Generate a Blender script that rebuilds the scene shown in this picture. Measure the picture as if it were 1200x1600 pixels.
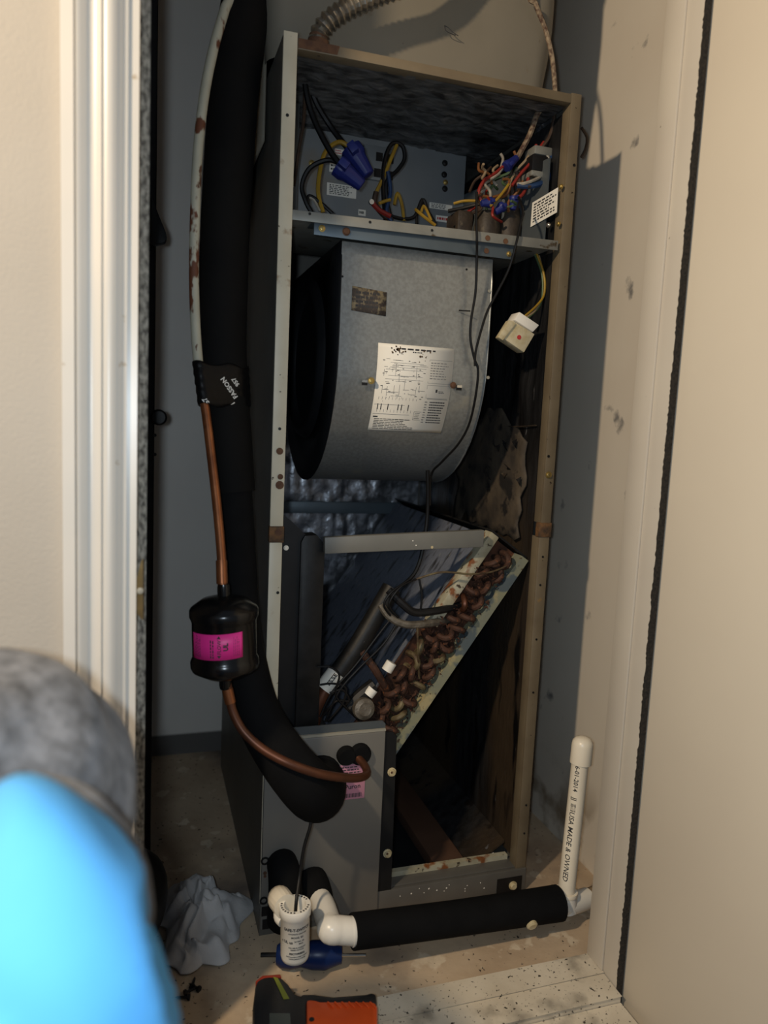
import bpy, bmesh, math, random
from mathutils import Vector, Matrix, noise
random.seed(7)
PI = math.pi
for o in list(bpy.data.objects): bpy.data.objects.remove(o)
scn = bpy.context.scene
COL = scn.collection

# ---------------------------------------------------------------- camera
CAM = Vector((-.1712, -1.0204, .7652)); YAW, PITCH, ROLL, FPX = .3200, .1176, .0459, 1154.06
_f = Vector((math.sin(YAW)*math.cos(PITCH), math.cos(YAW)*math.cos(PITCH), -math.sin(PITCH)))
_r = Vector((math.cos(YAW), -math.sin(YAW), 0)); _u = _r.cross(_f)
_r, _u = _r*math.cos(ROLL)+_u*math.sin(ROLL), -_r*math.sin(ROLL)+_u*math.cos(ROLL)
cd = bpy.data.cameras.new('camera'); cam = bpy.data.objects.new('camera', cd); COL.objects.link(cam)
cd.sensor_fit = 'VERTICAL'; cd.sensor_height = 36; cd.sensor_width = 27; cd.lens = FPX/1600*36
cd.clip_start = .02
cam.matrix_world = Matrix(((_r.x, _u.x, -_f.x, CAM.x), (_r.y, _u.y, -_f.y, CAM.y), (_r.z, _u.z, -_f.z, CAM.z), (0, 0, 0, 1)))
cd.dof.use_dof = True; cd.dof.focus_distance = 1.12; cd.dof.aperture_fstop = 3.2
scn.camera = cam

# ---------------------------------------------------------------- world, lights, exposure
w = bpy.data.worlds.new('room'); scn.world = w; w.use_nodes = True
w.node_tree.nodes['Background'].inputs[0].default_value = (.55, .62, .72, 1)
w.node_tree.nodes['Background'].inputs[1].default_value = .30
def lamp(name, loc, energy, col, radius):
    d = bpy.data.lights.new(name, 'POINT'); d.energy = energy; d.color = col; d.shadow_soft_size = radius
    o = bpy.data.objects.new(name, d); COL.objects.link(o); o.location = loc; return o
lamp('room_lamp', (-.96, -.94, 1.56), 74, (1, .79, .54), .04)
lamp('phone_flash', (-.205, -1.035, .775), 11, (.76, .89, 1), .012)
scn.view_settings.view_transform = 'Standard'; scn.view_settings.look = 'None'
scn.view_settings.exposure = 0; scn.view_settings.gamma = 1; scn.view_settings.use_curve_mapping = False

def A(px, py, y=None, z=None, x=None):
    d = _f + _r*((px-600)/FPX) - _u*((py-800)/FPX)
    t = (y-CAM.y)/d.y if y is not None else (z-CAM.z)/d.z if z is not None else (x-CAM.x)/d.x
    return CAM + d*t
def AP(pts): return [A(p[0], p[1], p[2]) for p in pts]

# ---------------------------------------------------------------- materials
def srgb(r, g, b):
    f = lambda c: (c/255/12.92 if c/255 <= .04045 else ((c/255+.055)/1.055)**2.4)
    return (f(r), f(g), f(b))
MATS = {}
def M(name, c1, c2=None, scale=30, rough=.5, metal=0, bump=0, bscale=None, spots=(), stretch=(1, 1, 1), spec=.5, lo=.35, hi=.65, detail=4, sheen=0):
    m = bpy.data.materials.new(name); MATS[name] = m; m.use_nodes = True
    nt = m.node_tree; N = nt.nodes; L = nt.links; b = N['Principled BSDF']
    b.inputs['Roughness'].default_value = rough; b.inputs['Metallic'].default_value = metal
    b.inputs['Specular IOR Level'].default_value = spec
    if sheen: b.inputs['Sheen Weight'].default_value = sheen
    tc = N.new('ShaderNodeTexCoord'); mp = N.new('ShaderNodeMapping'); L.new(tc.outputs['Object'], mp.inputs[0])
    mp.inputs['Scale'].default_value = stretch
    def nz(s, d=detail, off=0):
        n = N.new('ShaderNodeTexNoise'); n.inputs['Scale'].default_value = s; n.inputs['Detail'].default_value = d
        v = N.new('ShaderNodeVectorMath'); v.operation = 'ADD'; v.inputs[1].default_value = (off*3.1, off*1.7, off*2.3)
        L.new(mp.outputs[0], v.inputs[0]); L.new(v.outputs[0], n.inputs['Vector']); return n.outputs['Fac']
    def ramp(src, a, z):
        r = N.new('ShaderNodeMapRange'); r.inputs[1].default_value = a; r.inputs[2].default_value = z; L.new(src, r.inputs[0]); return r.outputs[0]
    def mix(fac, a, bb):
        x = N.new('ShaderNodeMix'); x.data_type = 'RGBA'; L.new(fac, x.inputs[0])
        for i, v in ((6, a), (7, bb)):
            if isinstance(v, tuple): x.inputs[i].default_value = (*v, 1)
            else: L.new(v, x.inputs[i])
        return x.outputs[2]
    col = c1
    if c2: col = mix(ramp(nz(scale), lo, hi), c1, c2)
    for i, sp in enumerate(spots):      # (colour, scale, lo, hi [, z0, z1]) z band limits where the stain lies
        fac = ramp(nz(sp[1], 6, i+1), sp[2], sp[3])
        if len(sp) > 4:
            sx = N.new('ShaderNodeSeparateXYZ'); g = N.new('ShaderNodeNewGeometry'); L.new(g.outputs['Position'], sx.inputs[0])
            zr = ramp(sx.outputs[2], sp[5], sp[4])
            mu = N.new('ShaderNodeMath'); mu.operation = 'MULTIPLY'; L.new(fac, mu.inputs[0]); L.new(zr, mu.inputs[1]); fac = mu.outputs[0]
        col = mix(fac, col, sp[0])
    if isinstance(col, tuple): b.inputs['Base Color'].default_value = (*col, 1)
    else: L.new(col, b.inputs['Base Color'])
    if bump:
        bp = N.new('ShaderNodeBump'); bp.inputs['Strength'].default_value = bump; bp.inputs['Distance'].default_value = .002
        L.new(nz(bscale or scale*4), bp.inputs['Height']); L.new(bp.outputs[0], b.inputs['Normal'])
    return m
black_speck = (.012, .010, .008)
M('wall_paint', (0.442, 0.399, 0.340), (0.468, 0.425, 0.365), 6, .7, bump=.25, bscale=240)
M('closet_paint', (0.637, 0.580, 0.491), (0.599, 0.535, 0.446), 4, .62, bump=.08, bscale=60,
  spots=[((.16, .105, .05), 9, .47, .58, .03, .16), ((.20, .19, .18), 14, .66, .72)])
M('back_paint', (0.681, 0.652, 0.609), (0.638, 0.609, 0.566), 4, .6, bump=.05, bscale=60, spots=[((.10, .095, .09), 5, .30, .34, .045, .05)])
M('trim_paint', (0.616, 0.594, 0.550), (0.660, 0.627, 0.572), 8, .32, bump=.05, bscale=30, spots=[((.35, .26, .15), 35, .70, .76)])
M('jamb_paint', (0.572, 0.515, 0.435), (0.606, 0.549, 0.458), 7, .42, bump=.06, bscale=40, spots=[((.06, .045, .03), 60, .75, .78)])
M('door_paint', (0.753, 0.672, 0.538), (0.699, 0.618, 0.497), 2.2, .45, bump=.06, bscale=60, spots=[((.25, .2, .13), 30, .74, .79)])
M('mould', (.30, .285, .245), (.055, .05, .043), 260, .9, bump=.4, bscale=400, lo=.36, hi=.66, stretch=(1, 1, .5), spots=[((.02, .019, .018), 40, .60, .70)])
M('mould_black', (.03, .024, .018), (.008, .007, .006), 260, .95, bump=.6, bscale=500)
M('sill_paint', (.66, .59, .47), (.54, .47, .36), 14, .6, bump=.2, bscale=60, spots=[((.025, .02, .016), 210, .63, .67), ((.06, .05, .04), 12, .56, .76)])
M('floor_ply', (.52, .40, .275), (.42, .31, .205), 11, .7, bump=.35, bscale=80, spots=[((.62, .51, .37), 26, .60, .66), ((.03, .022, .016), 150, .66, .69), ((.16, .125, .10), 5, .55, .75)])
M('room_floor', (.25, .2, .15), (.2, .16, .12), 6, .5)
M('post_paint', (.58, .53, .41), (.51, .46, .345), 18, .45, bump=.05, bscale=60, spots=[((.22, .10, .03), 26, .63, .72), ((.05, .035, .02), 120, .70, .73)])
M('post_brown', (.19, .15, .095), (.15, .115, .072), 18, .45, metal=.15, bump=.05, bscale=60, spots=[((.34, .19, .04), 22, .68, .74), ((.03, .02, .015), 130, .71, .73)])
M('rust_black', (.03, .022, .016), (.16, .075, .025), 60, .8, bump=.5)
M('cabinet_steel', (.15, .145, .13), (.12, .115, .105), 12, .5, metal=.3)
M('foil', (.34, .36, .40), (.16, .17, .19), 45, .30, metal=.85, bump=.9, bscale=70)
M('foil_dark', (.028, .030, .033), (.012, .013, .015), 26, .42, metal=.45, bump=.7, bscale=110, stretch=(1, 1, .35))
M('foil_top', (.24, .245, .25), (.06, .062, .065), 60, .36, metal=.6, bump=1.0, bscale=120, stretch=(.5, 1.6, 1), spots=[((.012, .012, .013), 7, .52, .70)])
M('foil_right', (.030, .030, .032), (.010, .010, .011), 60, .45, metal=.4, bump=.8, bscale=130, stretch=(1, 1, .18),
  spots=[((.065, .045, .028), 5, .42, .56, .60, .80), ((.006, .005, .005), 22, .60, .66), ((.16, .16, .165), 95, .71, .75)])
M('torn', (.085, .064, .042), (.028, .022, .017), 22, .8, bump=.6, bscale=90, spots=[((.008, .006, .005), 26, .56, .63)])
M('control_steel', (.22, .24, .255), (.195, .215, .23), 14, .45, metal=.35, bump=.03, spots=[((.22, .185, .135), 8, .60, .78)])
M('control_dark', (.10, .115, .125), (.085, .10, .11), 14, .45, metal=.4)
M('rail_steel', (.10, .13, .155), (.08, .105, .125), 10, .45, metal=.4)
M('shelf_steel', (.24, .24, .215), (.19, .19, .17), 30, .5, metal=.3, spots=[((.08, .055, .03), 45, .64, .70)])
M('galv', (.30, .315, .31), (.245, .255, .25), 190, .36, metal=.55, bump=.04, detail=2, spots=[((.36, .35, .30), 9, .62, .68)])
M('black_sheet', (.010, .011, .0125), (.014, .015, .017), 20, .42, metal=.2, spec=.3)
M('black_plastic', (.006, .006, .0065), (.009, .009, .010), 30, .45, bump=.05, spec=.3)
M('channel_black', (.014, .0135, .0135), (.006, .006, .006), 40, .5, bump=.2, bscale=90, spots=[((.06, .055, .05), 120, .72, .75)], spec=.3)
M('paper', (0.806, 0.784, 0.717), (0.739, 0.706, 0.627), 12, .6)
M('paper_stain', (.70, .68, .62), (.66, .63, .57), 12, .6)
M('ink', (.03, .03, .032), rough=.7)
M('ink_grey', (.14, .14, .14), rough=.7)
M('red_ink', (.45, .03, .03), rough=.6)
M('dirt', (.05, .03, .015), (.12, .07, .03), 300, .9)
M('nameplate', (.05, .04, .035), (.22, .18, .11), 120, .7, bump=.3, lo=.48, hi=.62)
M('brass', (.50, .38, .14), (.35, .25, .08), 60, .4, metal=.8)
M('rust_screw', (.12, .055, .025), (.07, .03, .015), 90, .8)
M('steel_bright', (.62, .60, .55), rough=.25, metal=.95)
M('conduit', (.44, .40, .34), (.36, .33, .28), 40, .28, metal=.9)
M('ductboard', (.19, .17, .132), (.165, .147, .112), 5, .7, bump=.3, bscale=22, spots=[((.16, .13, .09), 30, .68, .74), ((.08, .06, .04), 60, .75, .78)])
M('foam', (.0042, .0044, .0050), (.0060, .0062, .0068), 25, .85, bump=.15, bscale=120, spec=.10)
M('foam_old', (.0045, .0045, .0046), (.0065, .0062, .006), 12, .8, bump=.15, bscale=80, spec=.12)
M('white_line', (.42, .41, .33), (.34, .33, .26), 30, .6, bump=.2, spots=[((.11, .035, .015), 38, .54, .57), ((.09, .04, .02), 60, .66, .69)], stretch=(1, 1, .45))
M('copper', (.36, .135, .055), (.20, .07, .03), 28, .38, metal=.75, bump=.06, spots=[((.06, .03, .02), 40, .64, .75)])
M('copper_dark', (.15, .055, .028), (.10, .04, .022), 24, .42, metal=.6)
M('tape', (.0035, .0035, .004), rough=.38, bump=.45, bscale=110, spec=.16)
M('white_print', (.62, .62, .60), rough=.5)
M('drier_paint', (.004, .004, .0045), rough=.22, bump=.03, bscale=30, spec=.35)
M('pink_label', (.85, .035, .30), (.80, .03, .27), 30, .45)
M('pink_dull', (.50, .22, .30), rough=.5)
M('panel_paint', (0.170, 0.165, 0.151), (0.156, 0.150, 0.138), 9, .42, metal=.15, spots=[((.20, .16, .08), 12, .68, .75)])
M('panel_edge', (.30, .285, .235), rough=.5)
M('bar_paint', (.165, .165, .15), (.145, .145, .132), 20, .5, spots=[((.10, .085, .06), 60, .68, .73)])
M('nylon', (.60, .52, .33), (.42, .33, .17), 90, .5)
M('pvc', (.85, .77, .62), (.80, .72, .575), 12, .32, spots=[((.22, .18, .12), 90, .74, .78)])
M('pvc_white', (0.805, 0.770, 0.690), (0.759, 0.724, 0.644), 12, .3)
M('rag_cloth', (.50, .485, .475), (.38, .37, .365), 14, .95, bump=.3, bscale=260, sheen=.2)
M('blue_plastic', (.005, .016, .075), (.006, .02, .09), 20, .35, spec=.3)
M('wire_nut_blue', (.012, .019, .13), rough=.42, spec=.3)
M('orange_grip', (.80, .105, .018), (.74, .09, .015), 40, .42, bump=.05)
M('tool_black', (.016, .016, .017), rough=.45, bump=.1, bscale=200)
M('lime_print', (.22, .24, .03), rough=.5)
M('screen', (.07, .08, .07), rough=.25)
M('tool_red', (.25, .03, .015), rough=.4)
M('coil_fin', (.17, .19, .245), (.13, .148, .19), 200, .5, metal=.1, bump=.4, bscale=420, stretch=(.5, 1.4, .5), spots=[((.035, .035, .038), 48, .54, .66), ((.26, .26, .25), 120, .63, .70)])
M('coil_rust', (.075, .026, .011), (.028, .011, .006), 60, .9, bump=.7, bscale=160, spots=[((.20, .06, .016), 60, .62, .70)])
M('bend_rust', (.065, .025, .013), (.03, .013, .008), 70, .75, metal=.1, bump=.5, bscale=120, spots=[((.17, .055, .016), 90, .60, .68)])
M('bend_pale', (.15, .12, .06), (.05, .026, .014), 60, .6, metal=.2)
M('coil_rail', (.42, .40, .30), (.30, .27, .18), 30, .6, bump=.3, spots=[((.20, .07, .02), 34, .55, .62), ((.05, .035, .02), 80, .62, .67)])
M('coil_rail_green', (.26, .25, .145), (.19, .20, .15), 18, .6, bump=.3, spots=[((.085, .11, .12), 30, .52, .58), ((.38, .32, .17), 22, .58, .64), ((.08, .05, .025), 70, .66, .70)])
M('brown_board', (.085, .042, .024), (.06, .028, .015), 14, .7)
M('wire_black', (.004, .004, .0045), rough=.5, spec=.25)
M('wire_yellow', (.34, .21, .02), (.24, .14, .015), 40, .5, spec=.3)
M('wire_red', (.24, .02, .014), (.17, .015, .01), 40, .5, spec=.3)
M('wire_white', (.34, .31, .26), (.22, .19, .15), 90, .5, spec=.3)
M('wire_blue', (.012, .035, .10), (.01, .028, .08), 40, .5, spec=.3)
M('wire_brown', (.055, .032, .02), (.03, .018, .012), 60, .6, spec=.3)
M('wire_orange', (.20, .075, .022), (.13, .05, .016), 60, .5, spec=.3)
M('wire_green', (.05, .09, .035), rough=.5)
M('wire_tan', (.24, .17, .10), rough=.6)
M('cable_frayed', (.30, .23, .15), (.06, .025, .015), 160, .8, bump=.6, bscale=260)
M('plug_ivory', (.58, .52, .36), (.44, .36, .20), 70, .45)
M('dirty_brown', (.036, .025, .016), (.018, .012, .008), 60, .6, bump=.5, bscale=120, spots=[((.09, .07, .045), 50, .60, .68)])
M('valve', (.10, .085, .065), (.20, .18, .15), 70, .55, metal=.5, bump=.4)
M('strike_brass', (.20, .13, .05), (.12, .08, .03), 60, .4, metal=.7)
M('cap_knit', (.055, .056, .060), (.185, .19, .205), 80, .95, bump=.5, bscale=220, stretch=(1, 1, .8), lo=.30, hi=.70, sheen=.1, spots=[((.035, .036, .04), 13, .50, .68)])
M('shirt_blue', (.085, .37, .74), (.078, .345, .71), 10, .8, bump=.1, bscale=60)
M('skin', (.42, .25, .17), rough=.55)
M('trousers', (.04, .045, .06), rough=.9)
M('shoe', (.02, .02, .02), rough=.6)

# ---------------------------------------------------------------- mesh helpers
def wloc(o):
    v = Vector()
    while o: v += o.location; o = o.parent
    return v
class MB:
    def __init__(s): s.v = []; s.f = []
    def add(s, vs, fs):
        k = len(s.v); s.v += [Vector(v) for v in vs]; s.f += [tuple(i+k for i in f) for f in fs]; return s
    def box(s, a, b, m=None):
        x0, y0, z0 = a; x1, y1, z1 = b
        vs = [(x0, y0, z0), (x1, y0, z0), (x1, y1, z0), (x0, y1, z0), (x0, y0, z1), (x1, y0, z1), (x1, y1, z1), (x0, y1, z1)]
        if m: vs = [m @ Vector(v) for v in vs]
        return s.add(vs, [(0, 3, 2, 1), (4, 5, 6, 7), (0, 1, 5, 4), (1, 2, 6, 5), (2, 3, 7, 6), (3, 0, 4, 7)])
    def prism(s, poly, ext):            # closed polygon of 3-D points, extruded by a vector
        n = len(poly); e = Vector(ext); p = [Vector(q) for q in poly]
        s.add(p+[q+e for q in p], [tuple(range(n-1, -1, -1)), tuple(range(n, 2*n))]+[(i, (i+1) % n, (i+1) % n+n, i+n) for i in range(n)]); return s
    def tube(s, pts, r, seg=10, caps=True, sub=6):
        pts = [Vector(p) for p in pts]; R = r if isinstance(r, (list, tuple)) else [r]*len(pts)
        if sub > 1 and len(pts) > 2:
            P = []; Q = []
            for i in range(len(pts)-1):
                p0, p1, p2, p3 = pts[max(i-1, 0)], pts[i], pts[i+1], pts[min(i+2, len(pts)-1)]
                for k in range(sub):
                    t = k/sub
                    P.append(.5*((2*p1)+(p2-p0)*t+(2*p0-5*p1+4*p2-p3)*t*t+(3*p1-p0-3*p2+p3)*t**3)); Q.append(R[i]*(1-t)+R[i+1]*t)
            P.append(pts[-1]); Q.append(R[-1]); pts, R = P, Q
        n = len(pts); k = len(s.v); up = None
        for i, p in enumerate(pts):
            t = (pts[min(i+1, n-1)]-pts[max(i-1, 0)])
            t = t.normalized() if t.length > 1e-9 else Vector((0, 0, 1))
            if up is None: up = t.orthogonal().normalized()
            up = (up-t*up.dot(t)); up = up.normalized() if up.length > 1e-6 else t.orthogonal().normalized()
            sd = t.cross(up)
            for j in range(seg):
                a = 2*PI*j/seg; s.v.append(p+(up*math.cos(a)+sd*math.sin(a))*R[i])
        for i in range(n-1):
            for j in range(seg):
                a = k+i*seg+j; b = k+i*seg+(j+1) % seg; s.f.append((a, b, b+seg, a+seg))
        if caps:
            s.f.append(tuple(k+j for j in range(seg-1, -1, -1))); s.f.append(tuple(k+(n-1)*seg+j for j in range(seg)))
        return s
    def lathe(s, prof, m=None, seg=24, closed=False):   # prof: (r, h) about local z
        k = len(s.v); m = m or Matrix()
        for r, h in prof:
            for j in range(seg):
                a = 2*PI*j/seg; s.v.append(m @ Vector((r*math.cos(a), r*math.sin(a), h)))
        n = len(prof)
        for i in range(n if closed else n-1):
            i2 = (i+1) % n
            for j in range(seg):
                s.f.append((k+i*seg+j, k+i*seg+(j+1) % seg, k+i2*seg+(j+1) % seg, k+i2*seg+j))
        if not closed:
            if prof[0][0] > 1e-6: s.f.append(tuple(k+j for j in range(seg-1, -1, -1)))
            if prof[-1][0] > 1e-6: s.f.append(tuple(k+(n-1)*seg+j for j in range(seg)))
        return s
    def grid(s, fn, nu, nv):
        k = len(s.v)
        for i in range(nu+1):
            for j in range(nv+1): s.v.append(Vector(fn(i/nu, j/nv)))
        for i in range(nu):
            for j in range(nv):
                a = k+i*(nv+1)+j; s.f.append((a, a+nv+1, a+nv+2, a+1))
        return s
    def build(s, name, mat, parent=None, base=None, bevel=0, smooth=None, solid=0, merge=False):
        org = wloc(parent) if parent else Vector(base or (0, 0, 0))
        me = bpy.data.meshes.new(name); me.from_pydata([v-org for v in s.v], [], s.f)
        bm = bmesh.new(); bm.from_mesh(me)
        if merge: bmesh.ops.remove_doubles(bm, verts=bm.verts, dist=1e-5)
        bmesh.ops.recalc_face_normals(bm, faces=bm.faces)
        if bevel:
            es = [e for e in bm.edges if len(e.link_faces) == 2 and e.calc_face_angle(0) > .5]
            bmesh.ops.bevel(bm, geom=es, offset=bevel, segments=2, affect='EDGES', profile=.5, clamp_overlap=True)
        for f in bm.faces: f.smooth = True
        for e in bm.edges:
            if len(e.link_faces) == 2 and e.calc_face_angle(0) > (smooth or .6): e.smooth = False
        bm.to_mesh(me); bm.free()
        me.materials.append(MATS[mat]); o = bpy.data.objects.new(name, me); COL.objects.link(o)
        if parent: o.parent = parent
        else: o.location = org
        if solid:
            md = o.modifiers.new('solid', 'SOLIDIFY'); md.thickness = solid; md.offset = 0
        return o
def tag(o, label=None, cat=None, group=None, kind=None):
    if label: o['label'] = label
    if cat: o['category'] = cat
    if group: o['group'] = group
    if kind: o['kind'] = kind
    return o
def thing(name, label, cat, loc, group=None):
    o = bpy.data.objects.new(name, None); COL.objects.link(o); o.location = loc; o.empty_display_size = .05
    return tag(o, label, cat, group)
def struct(name, mb, mat, label=None, **k):
    return tag(mb.build(name, mat, base=mb.v[0], **k), label, None, None, 'structure')
def inst(src, name, parent, M4):            # a child copy sharing mesh data
    o = src.copy(); o.name = name; COL.objects.link(o); o.parent = parent; o.matrix_local = M4; return o
def align(p, d):                            # matrix with local z along d
    return Matrix.Translation(Vector(p)) @ Vector(d).to_track_quat('Z', 'Y').to_matrix().to_4x4()
def text_geo(txt, size, bold=0, shear=0):
    cu = bpy.data.curves.new('t', 'FONT'); cu.body = txt; cu.size = size; cu.align_x = 'CENTER'; cu.align_y = 'CENTER'; cu.offset = bold; cu.shear = shear; cu.resolution_u = 2
    o = bpy.data.objects.new('t', cu); me = bpy.data.meshes.new_from_object(o)
    vs = [v.co.copy() for v in me.vertices]; fs = [tuple(p.vertices) for p in me.polygons]
    bpy.data.objects.remove(o); bpy.data.meshes.remove(me); bpy.data.curves.remove(cu)
    return vs, fs
def print_text(mb, txt, size, fn, u, v, rot=0, bold=0, shear=0):
    vs, fs = text_geo(txt, size, bold, shear); c, s = math.cos(rot), math.sin(rot)
    mb.add([fn(u+p.x*c-p.y*s, v+p.x*s+p.y*c) for p in vs], fs)
def rect(mb, fn, u0, v0, u1, v1, n=1):
    for i in range(n):
        a = u0+(u1-u0)*i/n; b = u0+(u1-u0)*(i+1)/n
        mb.add([fn(a, v0), fn(b, v0), fn(b, v1), fn(a, v1)], [(0, 1, 2, 3)])
def lines_of_print(mb, fn, u0, u1, v0, v1, n, h=.35, rnd=random, gap=.12):
    for i in range(n):
        v = v1+(v0-v1)*(i+.5)/n; hh = abs(v1-v0)/n*h/2; u = u0; end = u1-(u1-u0)*rnd.random()*.3
        while u < end:
            wl = (u1-u0)*rnd.uniform(.05, .16); rect(mb, fn, u, v-hh, min(u+wl, end), v+hh); u += wl+(u1-u0)*gap*.35
def screw_mb(p, d, r, h=.003, seg=6):
    return MB().lathe([(r*1.35, 0), (r*1.35, h*.3), (r, h*.35), (r, h), (r*.8, h*1.15)], align(p, d), seg if seg > 6 else 12)
FRONT = Vector((0, -1, 0))

# ================================================================ SETTING
X_R, X_L, Y_B, Y_F, Y_W = .585, -.46, .64, -.165, -.235
struct('floor', MB().box((X_L, Y_F-.003, -.05), (X_R, Y_B, 0)), 'floor_ply', 'dirty tan closet floor under the air handler')
struct('floor_room', MB().box((-2.2, -2.4, -.19), (1.6, -.30, -.14)), 'room_floor', 'room floor a step below the closet')
struct('wall_back', MB().box((X_L-.1, Y_B, -.05), (X_R+.1, Y_B+.05, 2.3)), 'back_paint', 'grey-beige back wall of the closet with a dark tide mark')
struct('wall_right', MB().box((X_R, Y_F, -.05), (X_R+.05, Y_B, 2.3)), 'closet_paint', 'beige right closet wall stained near the floor')
struct('wall_left', MB().box((X_L-.05, Y_F, -.05), (X_L, Y_B, 2.3)), 'closet_paint', 'left closet wall')
struct('ceiling', MB().box((X_L-.1, Y_W, 2.3), (X_R+.1, Y_B+.05, 2.35)), 'closet_paint', 'closet ceiling')
struct('wall_front', MB().box((-1.6, Y_W, -.14), (-.190, Y_F, 2.3)), 'wall_paint', 'cream textured wall left of the doorway')
struct('wall_front_right', MB().box((.48, Y_W, -.14), (1.5, Y_F, 2.3)), 'wall_paint', 'wall behind the open door')
struct('wall_front_top', MB().box((-.19, Y_W, 1.95), (.48, Y_F, 2.3)), 'wall_paint', 'wall above the doorway')
# left casing: moulded profile in plan, extruded up
def X(px, py, y): return A(px, py, y).x
xc0 = X(97, 600, Y_W-.014); xc1 = -.1855
pw = xc1-xc0
prof = [(0, 0), (0, .015), (.19, .0165), (.21, .013), (.235, .0175), (.31, .0165), (.37, .0115), (.45, .0095), (.53, .0115), (.60, .0150), (.625, .0125), (.645, .0145), (.80, .0140), (.83, .0105), (.90, .0100), (.915, .0075), (1, .007), (1, 0)]
struct('trim_1', MB().prism([(xc0+pw*a, Y_W-b-.0002, -.14) for a, b in prof], (0, 0, 2.15)), 'trim_paint', 'white moulded door casing left of the doorway', smooth=1.2)
struct('trim_2', MB().box((-.190, Y_W-.004, -.14), (-.1755, Y_F, 1.95)), 'trim_paint', 'white left door jamb')
mb = MB().box((-.1755, -.203, -.04), (-.1655, Y_F, 1.95))
struct('trim_3', mb, 'mould', 'mould speckled door stop on the left jamb')
struct('trim_4', MB().box((.462, Y_W, -.14), (.48, Y_F, 1.95)), 'jamb_paint', 'beige right door jamb', bevel=.001)
struct('trim_5', MB().box((.4585, -.203, .0045), (.462, Y_F-.001, 1.95)), 'jamb_paint', 'beige door stop on the right jamb', bevel=.0008)
mb = MB()
zz = -.13
rr = random.Random(3)
ring = []
while zz < 1.95:
    ring.append((zz, .0022+.0022*noise.noise(Vector((0, 0, zz*40)))+.0026*rr.random()**2)); zz += .003
mb.add([q for z, h in ring for q in ((.4618-h*.25, Y_W-.0022, z), (.4618-h*.15, Y_W+h*.55-.0012, z), (.4702, Y_W+h*.3, z), (.4702, Y_W-.0022, z))],
       [(4*i+a, 4*i+b, 4*i+4+b, 4*i+4+a) for i in range(len(ring)-1) for a, b in ((0, 1), (1, 2), (2, 3), (3, 0))])
struct('trim_6', mb, 'mould_black', 'black mouldy gap along the hinge side of the door')
struct('trim_8', MB().box((-.19, Y_W, 1.95), (.48, Y_F, 1.965)), 'jamb_paint', 'head jamb of the doorway')
# threshold boards
th = struct('trim_7', MB().box((-.175, -.30, -.14), (.475, -.170, -.032)), 'sill_paint', 'step under the threshold boards')
def plank(y0, y1, z1, z0, crown=.0):
    mb = MB(); P = [(y0, z0), (y0, z1-.002), (y0+.002, z1+crown), (y1-.003, z1), (y1, z1-.003), (y1, z0)]
    mb.prism([(-.175, y, z) for y, z in P], (.636, 0, 0)); return mb.build('plank', 'sill_paint', th)
plank(Y_F-.0035, -.204, .004, -.032); plank(-.2045, -.246, .001, -.032, .001); plank(-.249, -.300, -.010, -.032)
MB().lathe([(0, 0), (.0028, 0), (.0028, .002), (0, .0025)], Matrix.Translation(A(908, 1566, z=-.0095))).build('paint_chip', 'pvc_white', th)
# door leaf swung into the room
DM = Matrix.Translation((.4712, Y_W-.0020, 0)) @ Matrix.Rotation(math.radians(7), 4, 'Z')
door = struct('door_1', MB().box((0, -.62, -.125), (.035, 0, 1.94), DM), 'door_paint', 'plain cream door swung open on the right', bevel=.0015)
pk = A(1040, 640, x=.474)
MB().prism([pk+Vector((-.001, -.002, -.022)), pk+Vector((-.001, .004, -.02)), pk+Vector((-.001, .004, .012)), pk+Vector((-.001, -.001, .008))], (-.003, 0, 0)).build('hinge_chip', 'dirt', door)
# strike plate (on the jamb edge)
sp = [(213.5, 905), (220, 878), (223.5, 872), (223.5, 967), (222, 968), (214, 958)]
st = MB().prism([A(a, b, Y_W-.0045) for a, b in sp], (0, -.0015, 0)).build('strike_plate', 'strike_brass', base=A(218, 920, Y_W-.0045))
tag(st, 'small brass strike plate set in the white left jamb', 'strike plate')
p = A(219, 923, Y_W-.006); MB().lathe([(.0033, 0), (.0033, .0012), (.002, .0018)], align(p, FRONT)).build('screw', 'panel_edge', st)

# ================================================================ AIR HANDLER CABINET
H, W, D = 1.262, .445, .56
ah = thing('air_handler', 'tall open-fronted metal air handler cabinet with its doors removed', 'air handler', (W/2, D/2, 0))
def part(mb, name, mat, parent=ah, **k): return mb.build(name, mat, parent, **k)
def box(name, mat, a, b, parent=ah, **k): return MB().box(a, b).build(name, mat, parent, **k)
# side panels, back, top
box('side_panel', 'cabinet_steel', (0, .003, 0), (.0015, D, H)); box('side_panel', 'cabinet_steel', (W-.0015, .003, 0), (W, D, H))
box('back_panel', 'cabinet_steel', (0, D-.0015, 0), (W, D, H)); box('top_panel', 'cabinet_steel', (.0015, .003, H-.0015), (W-.0015, D-.002, H))
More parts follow.
